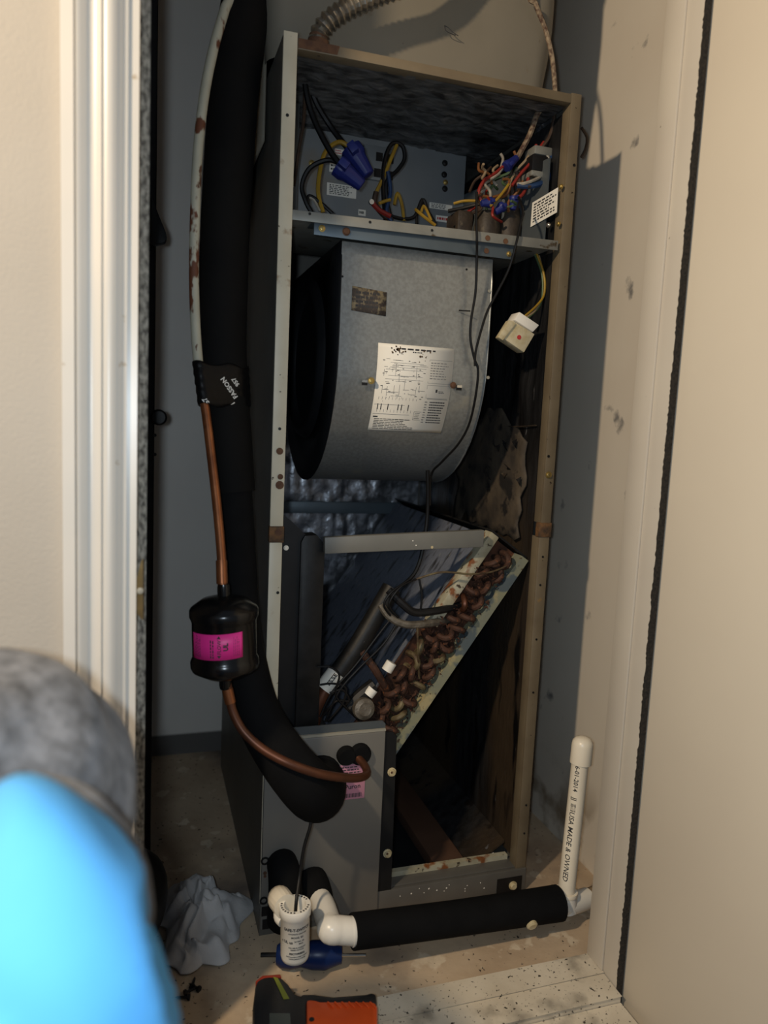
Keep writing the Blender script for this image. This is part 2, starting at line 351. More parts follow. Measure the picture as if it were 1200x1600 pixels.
# front posts (folded flange: face + return)
def post(x0, x1, z0, z1, mat, ins):
    mb = MB().box((x0, -.001, z0), (x1, .0025, z1)); xi = x1-.002 if ins > 0 else x0
    mb.box((xi, .0025, z0), (xi+.002, .022, z1))
    o = mb.build('post', mat, ah, bevel=.0006)
    return o
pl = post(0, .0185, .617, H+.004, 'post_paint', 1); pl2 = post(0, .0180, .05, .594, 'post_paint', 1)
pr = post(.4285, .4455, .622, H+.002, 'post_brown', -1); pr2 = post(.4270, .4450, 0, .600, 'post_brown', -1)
part(MB().box((-.001, -.0025, .594), (.020, .010, .617)), 'joint_strap', 'rust_black', bevel=.001)
part(MB().box((.425, -.0025, .600), (.447, .010, .623)), 'joint_strap', 'rust_black', bevel=.001)
def hole(px, py, r=.0022, y=-.0012, mat='black_plastic', parent=ah, name='screw_hole'):
    part(MB().lathe([(0, 0), (r, 0), (r, .0006), (0, .0006)], align(A(px, py, y), FRONT), 10), name, mat, parent)
for px, py in ((449, 180), (437, 670), (434, 926)): hole(px, py, parent=pl if py < 800 else pl2)
for px, py in ((897, 258), (857, 713)): hole(px, py, parent=pr)
for px, py in ((848, 870), (844, 914), (838, 999), (833, 1082), (822, 1258), (819, 1302)): hole(px, py, .0018, parent=pr2)
for px, py, r in ((437, 705, .005), (437, 758, .006), (438, 745, .004), (435, 832, .005)): hole(px, py, r, -.0016 if py < 800 else -.0028, 'rust_screw', pl, 'rust_spot')
part(screw_mb(A(857, 742, -.0012), FRONT, .004), 'rust_spot', 'brass', pr)
# top rail
part(MB().prism([(.019, -.001, H-.002), (.4285, -.001, H), (.4285, -.001, H-.0125), (.019, -.001, H-.0150)], (0, .020, 0)), 'top_rail', 'post_brown', bevel=.0006)
part(MB().prism([(.0195, -.0016, H-.002), (.075, -.0016, H-.0018), (.072, -.0016, H-.013), (.0195, -.0016, H-.014)], (0, .0005, 0)), 'rust_patch', 'rust_screw')
# foil liners
def wrinkled(name, mat, o, du, dv, nrm, amp, nu, nv, freq, aniso=(1, 1)):
    o, du, dv, nrm = map(Vector, (o, du, dv, nrm))
    def fn(u, v):
        p = o+du*u+dv*v; e = min(1, 12*min(u, 1-u, v, 1-v))
        n = noise.noise(Vector((u*du.length*freq*aniso[0], v*dv.length*freq*aniso[1], hash(name) % 7*0+3.3)))+.5*noise.noise(Vector((u*du.length*freq*2.3, v*dv.length*freq*2.3, 9)))
        return p+nrm*amp*n*e
    return part(MB().grid(fn, nu, nv), name, mat, smooth=3)
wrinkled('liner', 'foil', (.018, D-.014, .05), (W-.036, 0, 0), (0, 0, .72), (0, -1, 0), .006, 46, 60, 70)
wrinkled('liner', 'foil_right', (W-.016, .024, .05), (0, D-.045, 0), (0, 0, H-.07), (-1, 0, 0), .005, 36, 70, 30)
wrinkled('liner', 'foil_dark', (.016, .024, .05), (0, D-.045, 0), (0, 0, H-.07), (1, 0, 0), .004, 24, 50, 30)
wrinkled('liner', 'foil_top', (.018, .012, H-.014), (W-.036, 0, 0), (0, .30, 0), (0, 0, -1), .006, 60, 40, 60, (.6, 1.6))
part(MB().grid(lambda u, v: A(690+u*150, 772+v*95, .25+.05*v*u) if False else (W-.020-.008*math.sin(PI*v)*math.sin(PI*u), .06+u*.27+.03*noise.noise(Vector((v*4, u*2, 5))), .59+v*(.16+.05*math.sin(PI*u))+.03*noise.noise(Vector((u*7, v*3, 1)))), 20, 14), 'torn_liner', 'torn', solid=.003)
part(MB().tube([(W-.020, .03, .775), (W-.021, .12, .772), (W-.020, .30, .778)], .0012, 6), 'liner_seam', 'dirty_brown')
for i in range(11):    # cracked, lifted bits of liner facing
    p = A(random.uniform(762, 815), random.uniform(690, 800), x=W-.026); a = random.uniform(0, PI)
    part(MB().prism([p, p+Vector((0, .012*math.cos(a), .016*math.sin(a))), p+Vector((-.004, .006, .010)), p+Vector((-.002, -.004, .004))], (-.001, 0, 0)), 'torn_flake', random.choice(['foil_right', 'dirty_brown', 'black_plastic']))
# shelf between control and blower compartments
SZ = 1.046
sh = part(MB().prism([(.0185, -.001, SZ-.001), (.4235, -.001, SZ+.006), (.4235, -.001, SZ-.008), (.0185, -.001, SZ-.014)], (0, .0025, 0)).box((.019, .0015, SZ-.004), (.42, .24, SZ-.002)), 'shelf', 'shelf_steel', bevel=.0004)
for px, py in ((484, 334), (578, 347), (675, 360)): hole(px, py, .0019, parent=sh)
for px, py in ((762, 372), (790, 377)): hole(px, py, .004, -.0014, 'rust_screw', sh, 'rust_spot')
hr = part(MB().box((.050, .006, SZ-.028), (.354, .009, SZ-.009)).box((.050, .006, SZ-.010), (.354, .05, SZ-.008)), 'hanger_rail', 'rail_steel', bevel=.0005)
part(screw_mb(A(503, 357, .006), FRONT, .0036), 'screw', 'brass', hr); part(screw_mb(A(541, 362, .006), FRONT, .0042), 'screw', 'rust_screw', hr)
part(screw_mb(A(795, 397, .006), FRONT, .003), 'screw', 'brass', hr); hole(760, 392, .004, .0052, 'rust_screw', hr, 'rust_spot')
# control panel plate
CY = .255
cp = part(MB().box((.055, CY, SZ), (.375, CY+.003, H-.014)), 'control_panel', 'control_steel')
part(MB().box((.0185, .16, SZ), (.055, CY+.003, H-.016)), 'control_side', 'control_dark', bevel=.001)
cr = part(MB().prism([(.375, CY+.002, SZ), (.418, .035, SZ), (.421, .035, SZ+.002), (.380, CY+.004, SZ)], (0, 0, .135)), 'control_side', 'control_dark')
def on_plate(u, v): return Vector((u, CY-.0006, v))
def sticker(c0, c1, y, nl, parent=cp, mat='paper', inkm='ink', red=False):
    a = A(*c0, y); b = A(*c1, y); x0, x1 = a.x, b.x; z1, z0 = a.z, b.z
    s = part(MB().box((x0, y-.0008, z0), (x1, y, z1)), 'sticker', mat, parent)
    mb = MB(); fn = lambda u, v: Vector((u, y-.0010, v)); rr = random.Random(int(c0[0]))
    lines_of_print(mb, fn, x0+(x1-x0)*.08, x0+(x1-x0)*.95, z0+(z1-z0)*.1, z0+(z1-z0)*.92, nl, .5, rr)
    return s, mb
for c0, c1, nl in (((511, 285), (556, 311), 6), ((515, 248), (540, 272), 3), ((671, 316), (706, 330), 3), ((560, 327), (571, 338), 1)):
    s, mb = sticker(c0, c1, CY-.0002, nl); part(mb, 'printed_lines', 'ink', cp)
s, mb = sticker((523, 232), (537, 244), CY-.0002, 2); part(mb, 'printed_lines', 'red_ink', cp)
s, mb = sticker((681, 336), (706, 349), CY-.0002, 1); part(mb, 'printed_lines', 'red_ink', cp)
for px, py, m, r in ((487, 255, 'brass', .004), (696, 285, 'brass', .0035), (695, 255, 'black_plastic', .004), (694, 273, 'black_plastic', .004), (695, 295, 'black_plastic', .004)):
    part(screw_mb(A(px, py, CY), FRONT, r), 'screw', m, cp)
# sticker on the right side of the control box: on that slanted face
def on_side(u, v):   # u 0..1 from front to back along the face
    return Vector((.418+(.375-.418)*(1-u)-.0012, .035+(CY-.033)*(1-u), v))
q = [(833, 317), (873, 293), (871, 332), (830, 355)]
def side_hit(px, py):
    d = _f+_r*((px-600)/FPX)-_u*((py-800)/FPX); p0 = Vector((.417, .035, 0)); e = Vector((.374, CY+.002, 0))-p0; n = Vector((e.y, -e.x, 0))
    return CAM+d*((p0-CAM).dot(n)/d.dot(n))-Vector((.0008, 0, 0))
Q = [side_hit(*p) for p in q]
sk = part(MB().prism(Q, (-.0006, 0, 0)), 'sticker', 'paper', cr)
def on_q(u, v): return (Q[0]*(1-u)+Q[1]*u)*v+(Q[3]*(1-u)+Q[2]*u)*(1-v)+Vector((-.0009, -.0002, 0))
mb = MB(); lines_of_print(mb, on_q, .08, .96, .1, .92, 7, .5, random.Random(5)); part(mb, 'printed_lines', 'ink', cr)
for px, py, m in ((878, 292, 'brass'), (874, 350, 'brass'), (858, 352, 'steel_bright')): part(screw_mb(side_hit(px, py), (-1, -.2, 0), .003), 'screw', m, cr)
# terminal block (breaker sockets) on the plate
tb = part(MB().box((A(577, 0, CY).x, CY-.006, A(600, 285, CY).z), (A(622, 0, CY).x, CY, A(600, 232, CY).z)), 'terminal_block', 'control_steel', cp, bevel=.001)
for px, py in ((593, 245), (610, 248), (590, 270), (609, 274)): part(MB().box(A(px, py, CY-.007)-Vector((.006, 0, .007)), A(px, py, CY-.007)+Vector((.006, .003, .007))), 'terminal', 'black_plastic', cp)
part(MB().box(A(700, 0, CY-.02)+Vector((.0, -.0, -.0)), A(701, 1, CY-.02)), 'x', 'black_plastic', cp) if False else None
# transformer and relay, grimy
tx_ = A(722, 345, .11); part(MB().box((tx_.x-.012, .10, SZ-.001), (tx_.x+.016, .15, A(722, 330, .11).z)), 'transformer', 'dirty_brown', bevel=.005)
for (px, py, r_, nm) in ((763, 328, .021, 'relay'), (797, 322, .020, 'capacitor')):
    q_ = A(px, py, .10); hz = q_.z-SZ; part(MB().lathe([(0, 0), (r_, 0), (r_*1.02, hz*.6), (r_*.8, hz*.95), (0, hz)], Matrix.Translation((q_.x, .10, SZ-.001)), 18), nm, 'dirty_brown')
cc = A(843, 258, .06)
part(MB().box(cc+Vector((-.019, -.012, -.013)), cc+Vector((.016, .02, .011))), 'contactor', 'black_plastic', bevel=.002)
part(MB().box(cc+Vector((-.017, -.013, .011)), cc+Vector((.014, .02, .024))), 'contactor_cap', 'shelf_steel', bevel=.002)
part(MB().box(cc+Vector((-.020, -.013, -.022)), cc+Vector((.010, .02, -.013))), 'contactor_cap', 'shelf_steel', bevel=.002)
# insulation hanging in the top right corner
part(MB().grid(lambda u, v: A(836+46*u+6*v*(1-u), 172+92*v+8*u, (.110-.055*u)+.010*noise.noise(Vector((u*5, v*7, 2)))), 18, 26), 'loose_liner', 'foil', smooth=3, solid=.001)
# lower compartment parts
bar = part(MB().prism([(.082, .010, .599), (.336, .010, .6095), (.336, .010, .583), (.083, .010, .575)], (0, .012, 0)), 'cross_bar', 'bar_paint', bevel=.0008)
for px, py, m in ((675, 855, 'nylon'), (645, 845, 'paper'), (650, 852, 'paper')): hole(px, py, .0022 if m == 'nylon' else .001, .0095, m, bar, 'screw')
ch = part(MB().prism([(.050, .022, .30), (.050, .022, .590), (.055, .022, .600), (.073, .022, .601), (.0855, .022, .586), (.0855, .022, .30)], (0, .03, 0)), 'coil_channel', 'channel_black', bevel=.001)
part(MB().prism([(.0185, .028, .30), (.0185, .028, .634), (.034, .028, .622), (.060, .028, .598), (.060, .028, .30)], (0, .014, 0)), 'channel_web', 'black_plastic')
part(screw_mb(A(447, 856, .027), FRONT, .0028), 'screw', 'paper')
part(MB().box((.06, .500, .572), (.37, .506, .597)), 'rear_bracket', 'rail_steel', bevel=.001)
# access panel at the foot of the cabinet
ap = part(MB().box((.0005, -.008, .012), (.1835, -.0012, .3045)), 'access_panel', 'panel_paint', bevel=.0022)
MB().prism([(.020, -.0075, .3046), (.1835, -.0075, .3046), (.1835, -.0075, .308), (.020, -.0075, .3085)], (0, .004, 0)).build('panel_lip', 'panel_edge', ap)
MB().prism([(.020, -.003, .3085), (.1840, -.003, .307), (.1840, -.003, .314), (.179, -.003, .3195), (.021, -.003, .3205)], (0, .002, 0)).build('panel_flange', 'control_dark', ap)
MB().prism([(.1838, -.003, .028), (.2065, -.003, .030), (.2030, -.003, .292), (.198, -.003, .299), (.1838, -.003, .302)], (0, .002, 0)).build('panel_flange', 'black_sheet', ap)
for px, py in ((612, 1206), (605, 1333)):
    s = screw_mb(A(px, py, -.003), FRONT, .0052, .005, 12).build('nylon_screw', 'nylon', ap); hole(px, py+1, .0018, -.0088, 'rust_screw', ap, 'screw_slot')
for px, py in ((414, 1345), (412, 1407)):
    m = align(A(px, py, -.008), FRONT); MB().lathe([(.0036, 0), (.0062, 0), (.0062, .0012), (.0036, .0012)], m, 16, True).build('knockout', 'black_plastic', ap)
hole(414, 1364, .0028, -.0082, 'rust_screw', ap, 'rust_spot'); hole(414, 1369, .0022, -.0082, 'rust_screw', ap, 'rust_spot')
for a, b in (((404, 1418), (432, 1428)), ((410, 1437), (446, 1451))):
    p, q_ = A(*a, -.008), A(*b, -.008); MB().box((max(p.x, .002), -.0088, max(q_.z, .013)), (q_.x, -.0078, p.z)).build('slot', 'black_plastic', ap)
# grommets where the lines go in
def disc(mb, px, py, r, y=-.008, h=.005, sx=1): mb.lathe([(0, 0), (r, 0), (r, h*.6), (r*.85, h), (0, h)], align(A(px, py, y), FRONT), 22)
mb = MB(); disc(mb, 540, 1179, .0145, h=.011); disc(mb, 562, 1177, .0165, h=.010); mb.box(A(540, 1190, -.016), A(560, 1168, -.009)); mb.build('grommet', 'foam', ap)
mb = MB(); disc(mb, 500, 1212, .032, h=.008); mb.build('grommet', 'foam', ap)
# pink sticker on panel with print
a, b = A(529, 1196, -.008), A(569, 1246, -.008)
MB().box((a.x, -.0090, b.z), (b.x, -.0081, a.z)).build('sticker', 'pink_dull', ap, bevel=.0004)
fnp = lambda u, v: Vector((u, -.0092, v))
mb = MB(); cx = (a.x+b.x)/2
print_text(mb, 'F', .008, fnp, cx-.002, A(548, 1218, -.008).z); print_text(mb, 'Puron', .0100, fnp, cx+.002, A(548, 1229, -.008).z, .03, .0002)
lines_of_print(mb, fnp, a.x+.003, b.x-.003, A(0+548, 1213, -.008).z, a.z-.002, 4, .4, random.Random(2))
u = a.x+.004
while u < b.x-.005:
    wv = random.choice([.0005, .0009, .0013]); rect(mb, fnp, u, b.z+.003, u+wv, b.z+.0095); u += wv+.0008
mb.build('lettering', 'ink', ap)
# base rail
br = part(MB().box((.0, -.004, .0), (W, .004, .040)).box((.0, .004, .038), (W, .034, .041)), 'base_rail', 'cabinet_steel', bevel=.0008)
part(MB().box((.215, .026, .041), (.425, .036, .049)), 'base_gasket', 'coil_rail')
a, b = A(777, 1374, -.004), A(814, 1392, -.004)
MB().box((a.x, -.0046, b.z), (b.x, -.0036, a.z)).build('slot', 'black_plastic', br)
screw_mb(A(801, 1383, -.0042), FRONT, .0055, .005).build('hex_screw', 'nylon', br)
for i in range(26):
    px = random.gauss(700, 50); p = A(px, 1397-(px-600)*.085+random.uniform(-7, 7), -.0042)
    if 0 < p.x < .42 and .004 < p.z < .037 and i < 16: MB().lathe([(0, 0), (random.uniform(.0006, .0014), 0), (0, .0006)], align(p, FRONT), 6).build('paint_fleck', 'paper', br)
# floor of the lower compartment
part(MB().box((.02, .04, .004), (W-.02, D-.02, .008)), 'base_shade', 'black_sheet')  # black sheet paints in the shadowed hole in the base
part(MB().box((.305, .045, .008), (.362, .50, .030)), 'support_board', 'brown_board', bevel=.002)
part(MB().prism([(.362, .045, .016), (.428, .045, .060), (.428, .045, .064), (.362, .045, .020)], (0, .46, 0)), 'base_flange', 'foil_right')
for px, py in ((742, 1283), (757, 1305), (771, 1334)): part(MB().lathe([(0, 0), (.003, 0), (0, .002)], Matrix.Translation(A(px, py, z=.045)), 8), 'paint_fleck', 'paper')

# ================================================================ BLOWER
BX0, BX1, BYF, BZ0, BZC, BR = .096, .332, .030, 1.020, .872, .205
bl = thing('blower', 'galvanised steel blower scroll with a wiring diagram, hung under the shelf', 'blower', (.214, .2, .66))
def scroll(s):      # distance down the front skin -> (y, z, ny, nz)
    L0 = BZ0-BZC
    if s < L0: return BYF, BZ0-s, -1, 0
    a = (s-L0)/BR; return BYF+BR*(1-math.cos(a)), BZC-BR*math.sin(a), -math.cos(a), -math.sin(a)
outl = [scroll(BZ0-BZC if False else s) for s in [0]]+[scroll((BZ0-BZC)+BR*PI*1.0*i/36) for i in range(37)]
outl = [(o[0], o[1]) for o in outl]+[(BYF+2*BR, BZ0)]
mb = MB(); n = len(outl)
mb.add([(BX0, y, z) for y, z in outl]+[(BX1, y, z) for y, z in outl], [(i, i+1, i+1+n, i+n) for i in range(n-1)])
skin_ = mb.build('scroll_skin', 'galv', bl, smooth=.9)
# side plates with an inlet opening
def side_plate(x, mat):
    c = (BYF+BR, BZC-.005); R = .118; mb = MB(); k = 48
    inner = [(c[0]+R*math.cos(2*PI*i/k), c[1]+R*math.sin(2*PI*i/k)) for i in range(k)]
    def hit(a):     # ray from centre to outline
        d = (math.cos(a), math.sin(a)); best = None; o2 = outl+[outl[0]]
        for (y0, z0), (y1, z1) in zip(o2, o2[1:]):
            ey, ez = y1-y0, z1-z0; det = d[0]*(-ez)+ey*d[1]
            if abs(det) < 1e-12: continue
            t = ((y0-c[0])*(-ez)+ey*(z0-c[1]))/det; u = (d[0]*(z0-c[1])-d[1]*(y0-c[0]))/det
            if t > 0 and -1e-6 <= u <= 1+1e-6 and (best is None or t < best): best = t
        return (c[0]+best*1.012*d[0], c[1]+best*1.012*d[1])
    outer = [hit(2*PI*i/k) for i in range(k)]
    mb.add([(x, y, z) for y, z in inner]+[(x, y, z) for y, z in outer], [(i, (i+1) % k, (i+1) % k+k, i+k) for i in range(k)])
    o = mb.build('side_plate', mat, bl, solid=.0016)
    sgn = -1 if x < .2 else 1
    m = Matrix.Translation((x, c[0], c[1])) @ Matrix.Rotation(PI/2*sgn, 4, 'Y')
    MB().lathe([(.132, 0), (.126, .010), (.118, .013), (.110, .010), (.104, -.004), (.102, -.020)], m, 48).build('inlet_ring', 'black_sheet', o, smooth=1.5)
    return o
sp0 = side_plate(BX0, 'black_sheet'); side_plate(BX1, 'galv')  # left plate coloured black for the shade inside the cabinet
c = (BYF+BR, BZC-.005)
mb = MB()
for i in range(42):
    a = 2*PI*i/42; ca, sa = math.cos(a), math.sin(a); r0, r1 = .092, .106
    p0 = Vector((0, c[0]+r0*ca, c[1]+r0*sa)); p1 = Vector((0, c[0]+r1*math.cos(a+.09), c[1]+r1*math.sin(a+.09)))
    mb.add([p0+Vector((BX0+.018, 0, 0)), p1+Vector((BX0+.018, 0, 0)), p1+Vector((BX1-.02, 0, 0)), p0+Vector((BX1-.02, 0, 0))], [(0, 1, 2, 3)])
tag(mb.build('fan_wheel', 'black_sheet', bl, solid=.0008), kind='stuff')
MB().lathe([(0, 0), (.062, 0), (.062, .13), (.05, .14), (.008, .141), (.008, .17), (0, .17)], Matrix.Translation((BX0+.03, c[0], c[1])) @ Matrix.Rotation(PI/2, 4, 'Y'), 28).build('motor', 'black_plastic', bl)
# flanges at the sides of the skin
for x in (BX0, BX1):
    MB().add([(x+dx, y-ny_*0+oy, z) for (y, z) in outl[:-1] for dx, oy in ((-.0012, -.003), (.0022, -.003), (.0022, .004), (-.0012, .004))],
             [(4*i+a, 4*i+b, 4*i+4+b, 4*i+4+a) for i in range(len(outl)-2) for a, b in ((0, 1), (1, 2), (2, 3), (3, 0))]).build('seam', 'galv' if x > .2 else 'control_dark', skin_) if False else None
def on_scroll(off):
    def fn(u, v):   # u = x, v = distance down the skin (negated so +v is up)
        y, z, ny, nz = scroll(-v); return Vector((u, y+ny*off, z+nz*off))
    return fn
fs = on_scroll(.0007); fi = on_scroll(.0011)
lx0, lx1, lz1, lz0 = .156, .2765, -(BZ0-.8835), -(BZ0-.8835)-.134
sk = -.006      # slight skew of the pasted sheet
lab = MB().grid(lambda a, b: fs(lx0+(lx1-lx0)*a+sk*(1-b)*0, lz0+(lz1-lz0)*b), 2, 24).build('wiring_diagram', 'paper', bl, smooth=3, solid=.0004)
def L_(a, b): return fi(lx0+(lx1-lx0)*a, lz0+(lz1-lz0)*b)
mb = MB(); g = MB(); R = random.Random(11)
lines_of_print(mb, L_, .30, .82, .945, .965, 1, .9, R); lines_of_print(mb, L_, .45, .60, .918, .934, 1, .8, R)
for b in (.80, .775, .75, .725, .66, .62): rect(g, L_, .10+.1*R.random(), b, .60+.07*R.random(), b+.003)
for a in (.12, .16, .20, .30, .36, .44, .48, .52, .56): rect(g, L_, a, .36+.1*R.random(), a+.0035, .62+.15*R.random())
for a in [.06+.045*i for i in range(11)]:
    rect(mb, L_, a, .27, a+.012, .34) if R.random() < .8 else None; rect(g, L_, a+.003, .24, a+.0065, .42)
for i in range(26):
    a_, b_ = R.uniform(.06, .58), R.uniform(.40, .84); rect(g, L_, a_, b_, a_+R.uniform(.03, .12), b_+.004)
for i in range(30):
    a_, b_ = R.uniform(.06, .62), R.uniform(.40, .86); rect(mb, L_, a_, b_, a_+R.uniform(.012, .035), b_+.007)
for i in range(12):
    a_, b_ = R.uniform(.08, .60), R.uniform(.42, .70); rect(g, L_, a_, b_, a_+.004, b_+R.uniform(.05, .14))
rect(g, L_, .02, .215, .50, .219); rect(g, L_, .02, .33, .42, .333)
for (a0, b0, a1, b1) in ((.68, .60, .985, .86), (.68, .43, .97, .58), (.70, .42, .98, .425)):
    for r in ((a0, b0, a1, b0+.003), (a0, b1-.003, a1, b1), (a0, b0, a0+.003, b1)): rect(g, L_, *r)
lines_of_print(g, L_, .70, .95, .64, .84, 7, .3, R); rect(mb, L_, .80, .50, .825, .535); lines_of_print(mb, L_, .84, .93, .49, .52, 2, .5, R)
lines_of_print(mb, L_, .745, .96, .12, .40, 9, .42, R, .05); lines_of_print(g, L_, .68, .72, .12, .40, 9, .4, R)
for r in ((.56, .16, .66, .163), (.56, .26, .66, .263), (.56, .16, .563, .26)): rect(mb, L_, *r)
lines_of_print(mb, L_, .575, .65, .17, .255, 4, .35, R)
mb2 = MB(); lines_of_print(mb, L_, .05, .60, .02, .165, 7, .4, R, .04); rect(mb, L_, .03, .175, .09, .19)
tag(mb.build('diagram_print', 'ink', lab), kind='stuff'); tag(g.build('diagram_lines', 'ink_grey', lab), kind='stuff')
dm = MB(); fd = on_scroll(.0014)
for cx_, cz_, n_ in ((.24, .93, 26), (.62, .90, 12)):
    for i in range(n_):
        a = lx0+(lx1-lx0)*(cx_+R.gauss(0, .045)); b = lz0+(lz1-lz0)*(cz_+R.gauss(0, .03)); r = R.uniform(.0005, .0019)
        dm.add([fd(a+r*math.cos(t*PI/3), b+r*math.sin(t*PI/3)) for t in range(6)], [tuple(range(6))])
dm.build('dirt_spots', 'dirt', lab)
npz = -(BZ0-.960)
npl = MB().grid(lambda a, b: fs(.1135+.052*a, npz-.034+.034*b-.004*a), 3, 3).build('nameplate', 'nameplate', bl, solid=.0006)
mb = MB(); fnn = on_scroll(.0014); lines_of_print(mb, fnn, .119, .158, npz-.030, npz-.005, 4, .5, R); mb.build('printed_lines', 'ink', npl)
for px, py, m in ((580, 595, 'brass'), (708, 602, 'rust_screw')):
    p = A(px, py, BYF-.0002); screw_mb(p, FRONT, .0038).build('screw', m, bl)
    sx = -1 if px < 600 else 1
    MB().box(p+Vector((sx*.006-.004+sx*.004, -.0012, -.007)), p+Vector((sx*.006+.004+sx*.004, .001, -.003))).build('slot', 'black_plastic', bl)
    MB().box(p+Vector((sx*.006-.004+sx*.004, -.002, -.003)), p+Vector((sx*.006+.004+sx*.004, .001, .0005))).build('lance', 'steel_bright', bl)
for px, py in ((729, 421), (535, 432)): MB().lathe([(0, 0), (.0016, 0), (.0016, .0006), (0, .0006)], align(A(px, py, BYF-.0002), FRONT), 8).build('hole', 'black_plastic', bl)
for px, py in ((764, 455), (762, 590)): MB().lathe([(0, 0), (.0025, 0), (.0025, .002), (0, .002)], align(A(px, py, BYF-.001), FRONT), 8).build('clinch', 'panel_edge', bl)

# ================================================================ EVAPORATOR COIL
co = thing('evaporator_coil', 'slanted evaporator coil with rusty return bends and dirty fins', 'coil', (.29, .28, .25))
TU = Vector((.361, 0, .600)); LU = Vector((.424, 0, .556)); dirv = (Vector((.218, 0, .256))-Vector((.424, 0, .556))); LEN = dirv.length+.05; dirv.normalize()
nv = (LU-TU); nv -= dirv*nv.dot(dirv); TH = nv.length; nv.normalize()
def C3(t, wv, y): return TU+dirv*t+nv*wv+Vector((0, y, 0))
def slabpoly(t0, t1, w0, w1, y): return [C3(t0, w0, y), C3(t1, w0, y), C3(t1, w1, y), C3(t0, w1, y)]
MB().prism(slabpoly(.004, LEN, .002, TH-.002, .060), (0, .455, 0)).build('fin_pack', 'coil_fin', co)
ep = MB().prism(slabpoly(0, LEN, 0, TH, .052), (0, .006, 0)).build('end_plate', 'coil_rust', co)
MB().prism(slabpoly(-.002, .172, -.004, .013, .030), (0, .024, 0)).build('upper_rail', 'coil_rail', co, bevel=.0015)
mb = MB(); k = 30; pts = []
for i in range(k+1):
    t = LEN*i/k-.001; pts.append((t, TH-.014+.003*noise.noise(Vector((i*.9, 0, 0)))))
poly = [C3(t, wv, .026) for t, wv in pts]+[C3(LEN, TH+.001, .026), C3(-.001, TH+.001, .026)]
mb.prism(poly, (0, .027, 0)).build('lower_rail', 'coil_rail_green', co)
# top cover plate behind the bar
MB().prism([C3(-.003, -.002, .035), C3(-.003, TH, .035), C3(-.006, TH, .035), C3(-.006, -.002, .035)], (0, .48, 0)).build('top_cover', 'channel_black', co)
# return bends
RB = .0110
bm_ = MB()
bm_.tube([Vector((RB*math.cos(PI*i/8), -.006-RB*1.3*math.sin(PI*i/8), 0)) for i in range(9)], .0048, 8, True, 1)
bm_.tube([(RB, .01, 0), (RB, -.007, 0)], .0048, 8, False); bm_.tube([(-RB, .01, 0), (-RB, -.007, 0)], .0048, 8, False)
proto = {}
for mname in ('bend_rust', 'bend_pale', 'copper_dark'):
    mbx = MB(); mbx.v = list(bm_.v); mbx.f = list(bm_.f); proto[mname] = mbx.build('return_bend', mname, None); proto[mname]['_u'] = 0
org = wloc(co); first = {k_: True for k_ in proto}; R = random.Random(4)
for row, wv in enumerate((.012, .028, .044)):
    for i in range(13):
        t = (.022 if row else .185)+i*.0270+(row % 2)*.013
        if t > LEN-.03: continue
        p = C3(t, wv, .045-R.uniform(0, .008)); mname = R.choice(['bend_rust', 'bend_rust', 'bend_rust', 'copper_dark', 'bend_pale'])
        ang = math.atan2(-dirv.z, dirv.x)+R.choice([0, .5, -.5, PI/2.4])+R.uniform(-.15, .15)
        M4 = Matrix.Translation(p-org) @ Matrix.Rotation(ang, 4, 'Y') @ Matrix.Rotation(R.uniform(-.5, .5), 4, 'X')
        s_ = proto[mname]
        if first[mname]: s_.parent = co; s_.matrix_local = M4; first[mname] = False
        else: inst(s_, 'return_bend', co, M4)
for s_ in proto.values(): del s_['_u']
# rust crumbs between the bends: nobody could count them
mb = MB()
for i in range(900):
    p = C3(R.uniform(.05, LEN-.02), R.uniform(.006, TH-.016), .040-R.uniform(-.008, .018)); s_ = R.uniform(.0012, .0034)
    mb.add([p+Vector((R.uniform(-1, 1), R.uniform(-1, 1), R.uniform(-1, 1)))*s_*1.4 for _ in range(4)], [(0, 1, 2), (0, 2, 3), (0, 3, 1), (1, 3, 2)])
tag(mb.build('rust_scale', 'coil_rust', co), kind='stuff')
# headers and feeder tubes
def cw(name, mat, pts, r, parent=co, seg=10): return MB().tube(AP(pts), r, seg).build(name, mat, parent)
cw('suction_header', 'channel_black', [(612, 918, .05), (585, 965, .045), (555, 1015, .04), (522, 1060, .04)], .0155, seg=14)
cw('suction_header', 'copper_dark', [(540, 1035, .04), (505, 1085, .04), (490, 1125, .04), (484, 1160, .03)], .0115, seg=14)
hd = MB().tube([A(527, 1050, .036), A(507, 1076, .036)], .0150, 14).build('tube_label', 'paper', co)
mb = MB(); a, b = A(527, 1050, .0205), A(507, 1076, .0205); ax = (a-b).normalized(); sd = Vector((ax.z, 0, -ax.x)).normalized()
fnl = lambda u, v: (a+b)/2+ax*u+sd*v+Vector((0, -.0004, 0))
print_text(mb, 'EZZE', .009, fnl, .002, .0, 0, .0003); mb.build('lettering', 'ink', hd)
cw('feeder_tube', 'black_plastic', [(607, 922, .03), (630, 945, .02), (650, 957, .02), (690, 953, .025), (722, 945, .045)], .0062)
cw('feeder_tube', 'valve', [(595, 945, .03), (610, 965, .02), (635, 976, .015), (670, 974, .02), (700, 968, .045)], .0060)
cw('feeder_tube', 'bend_rust', [(565, 1018, .03), (585, 1045, .022), (600, 1070, .03), (615, 1092, .045)], .0060)
cw('feeder_tube', 'bend_pale', [(652, 975, .012), (653, 1010, .014), (655, 1060, .03)], .0018)
cw('feeder_tube', 'bend_pale', [(800, 880, .02), (770, 893, .014), (735, 897, .012), (690, 894, .016), (650, 905, .024)], .0016)
dc = thing
vv = MB().lathe([(0, 0), (.0165, 0), (.0175, .004), (.0165, .010), (.010, .0125), (.006, .0115), (0, .013)], align(A(566, 1106, .02), (.1, -1, .15)), 20).build('valve_head', 'valve', co)
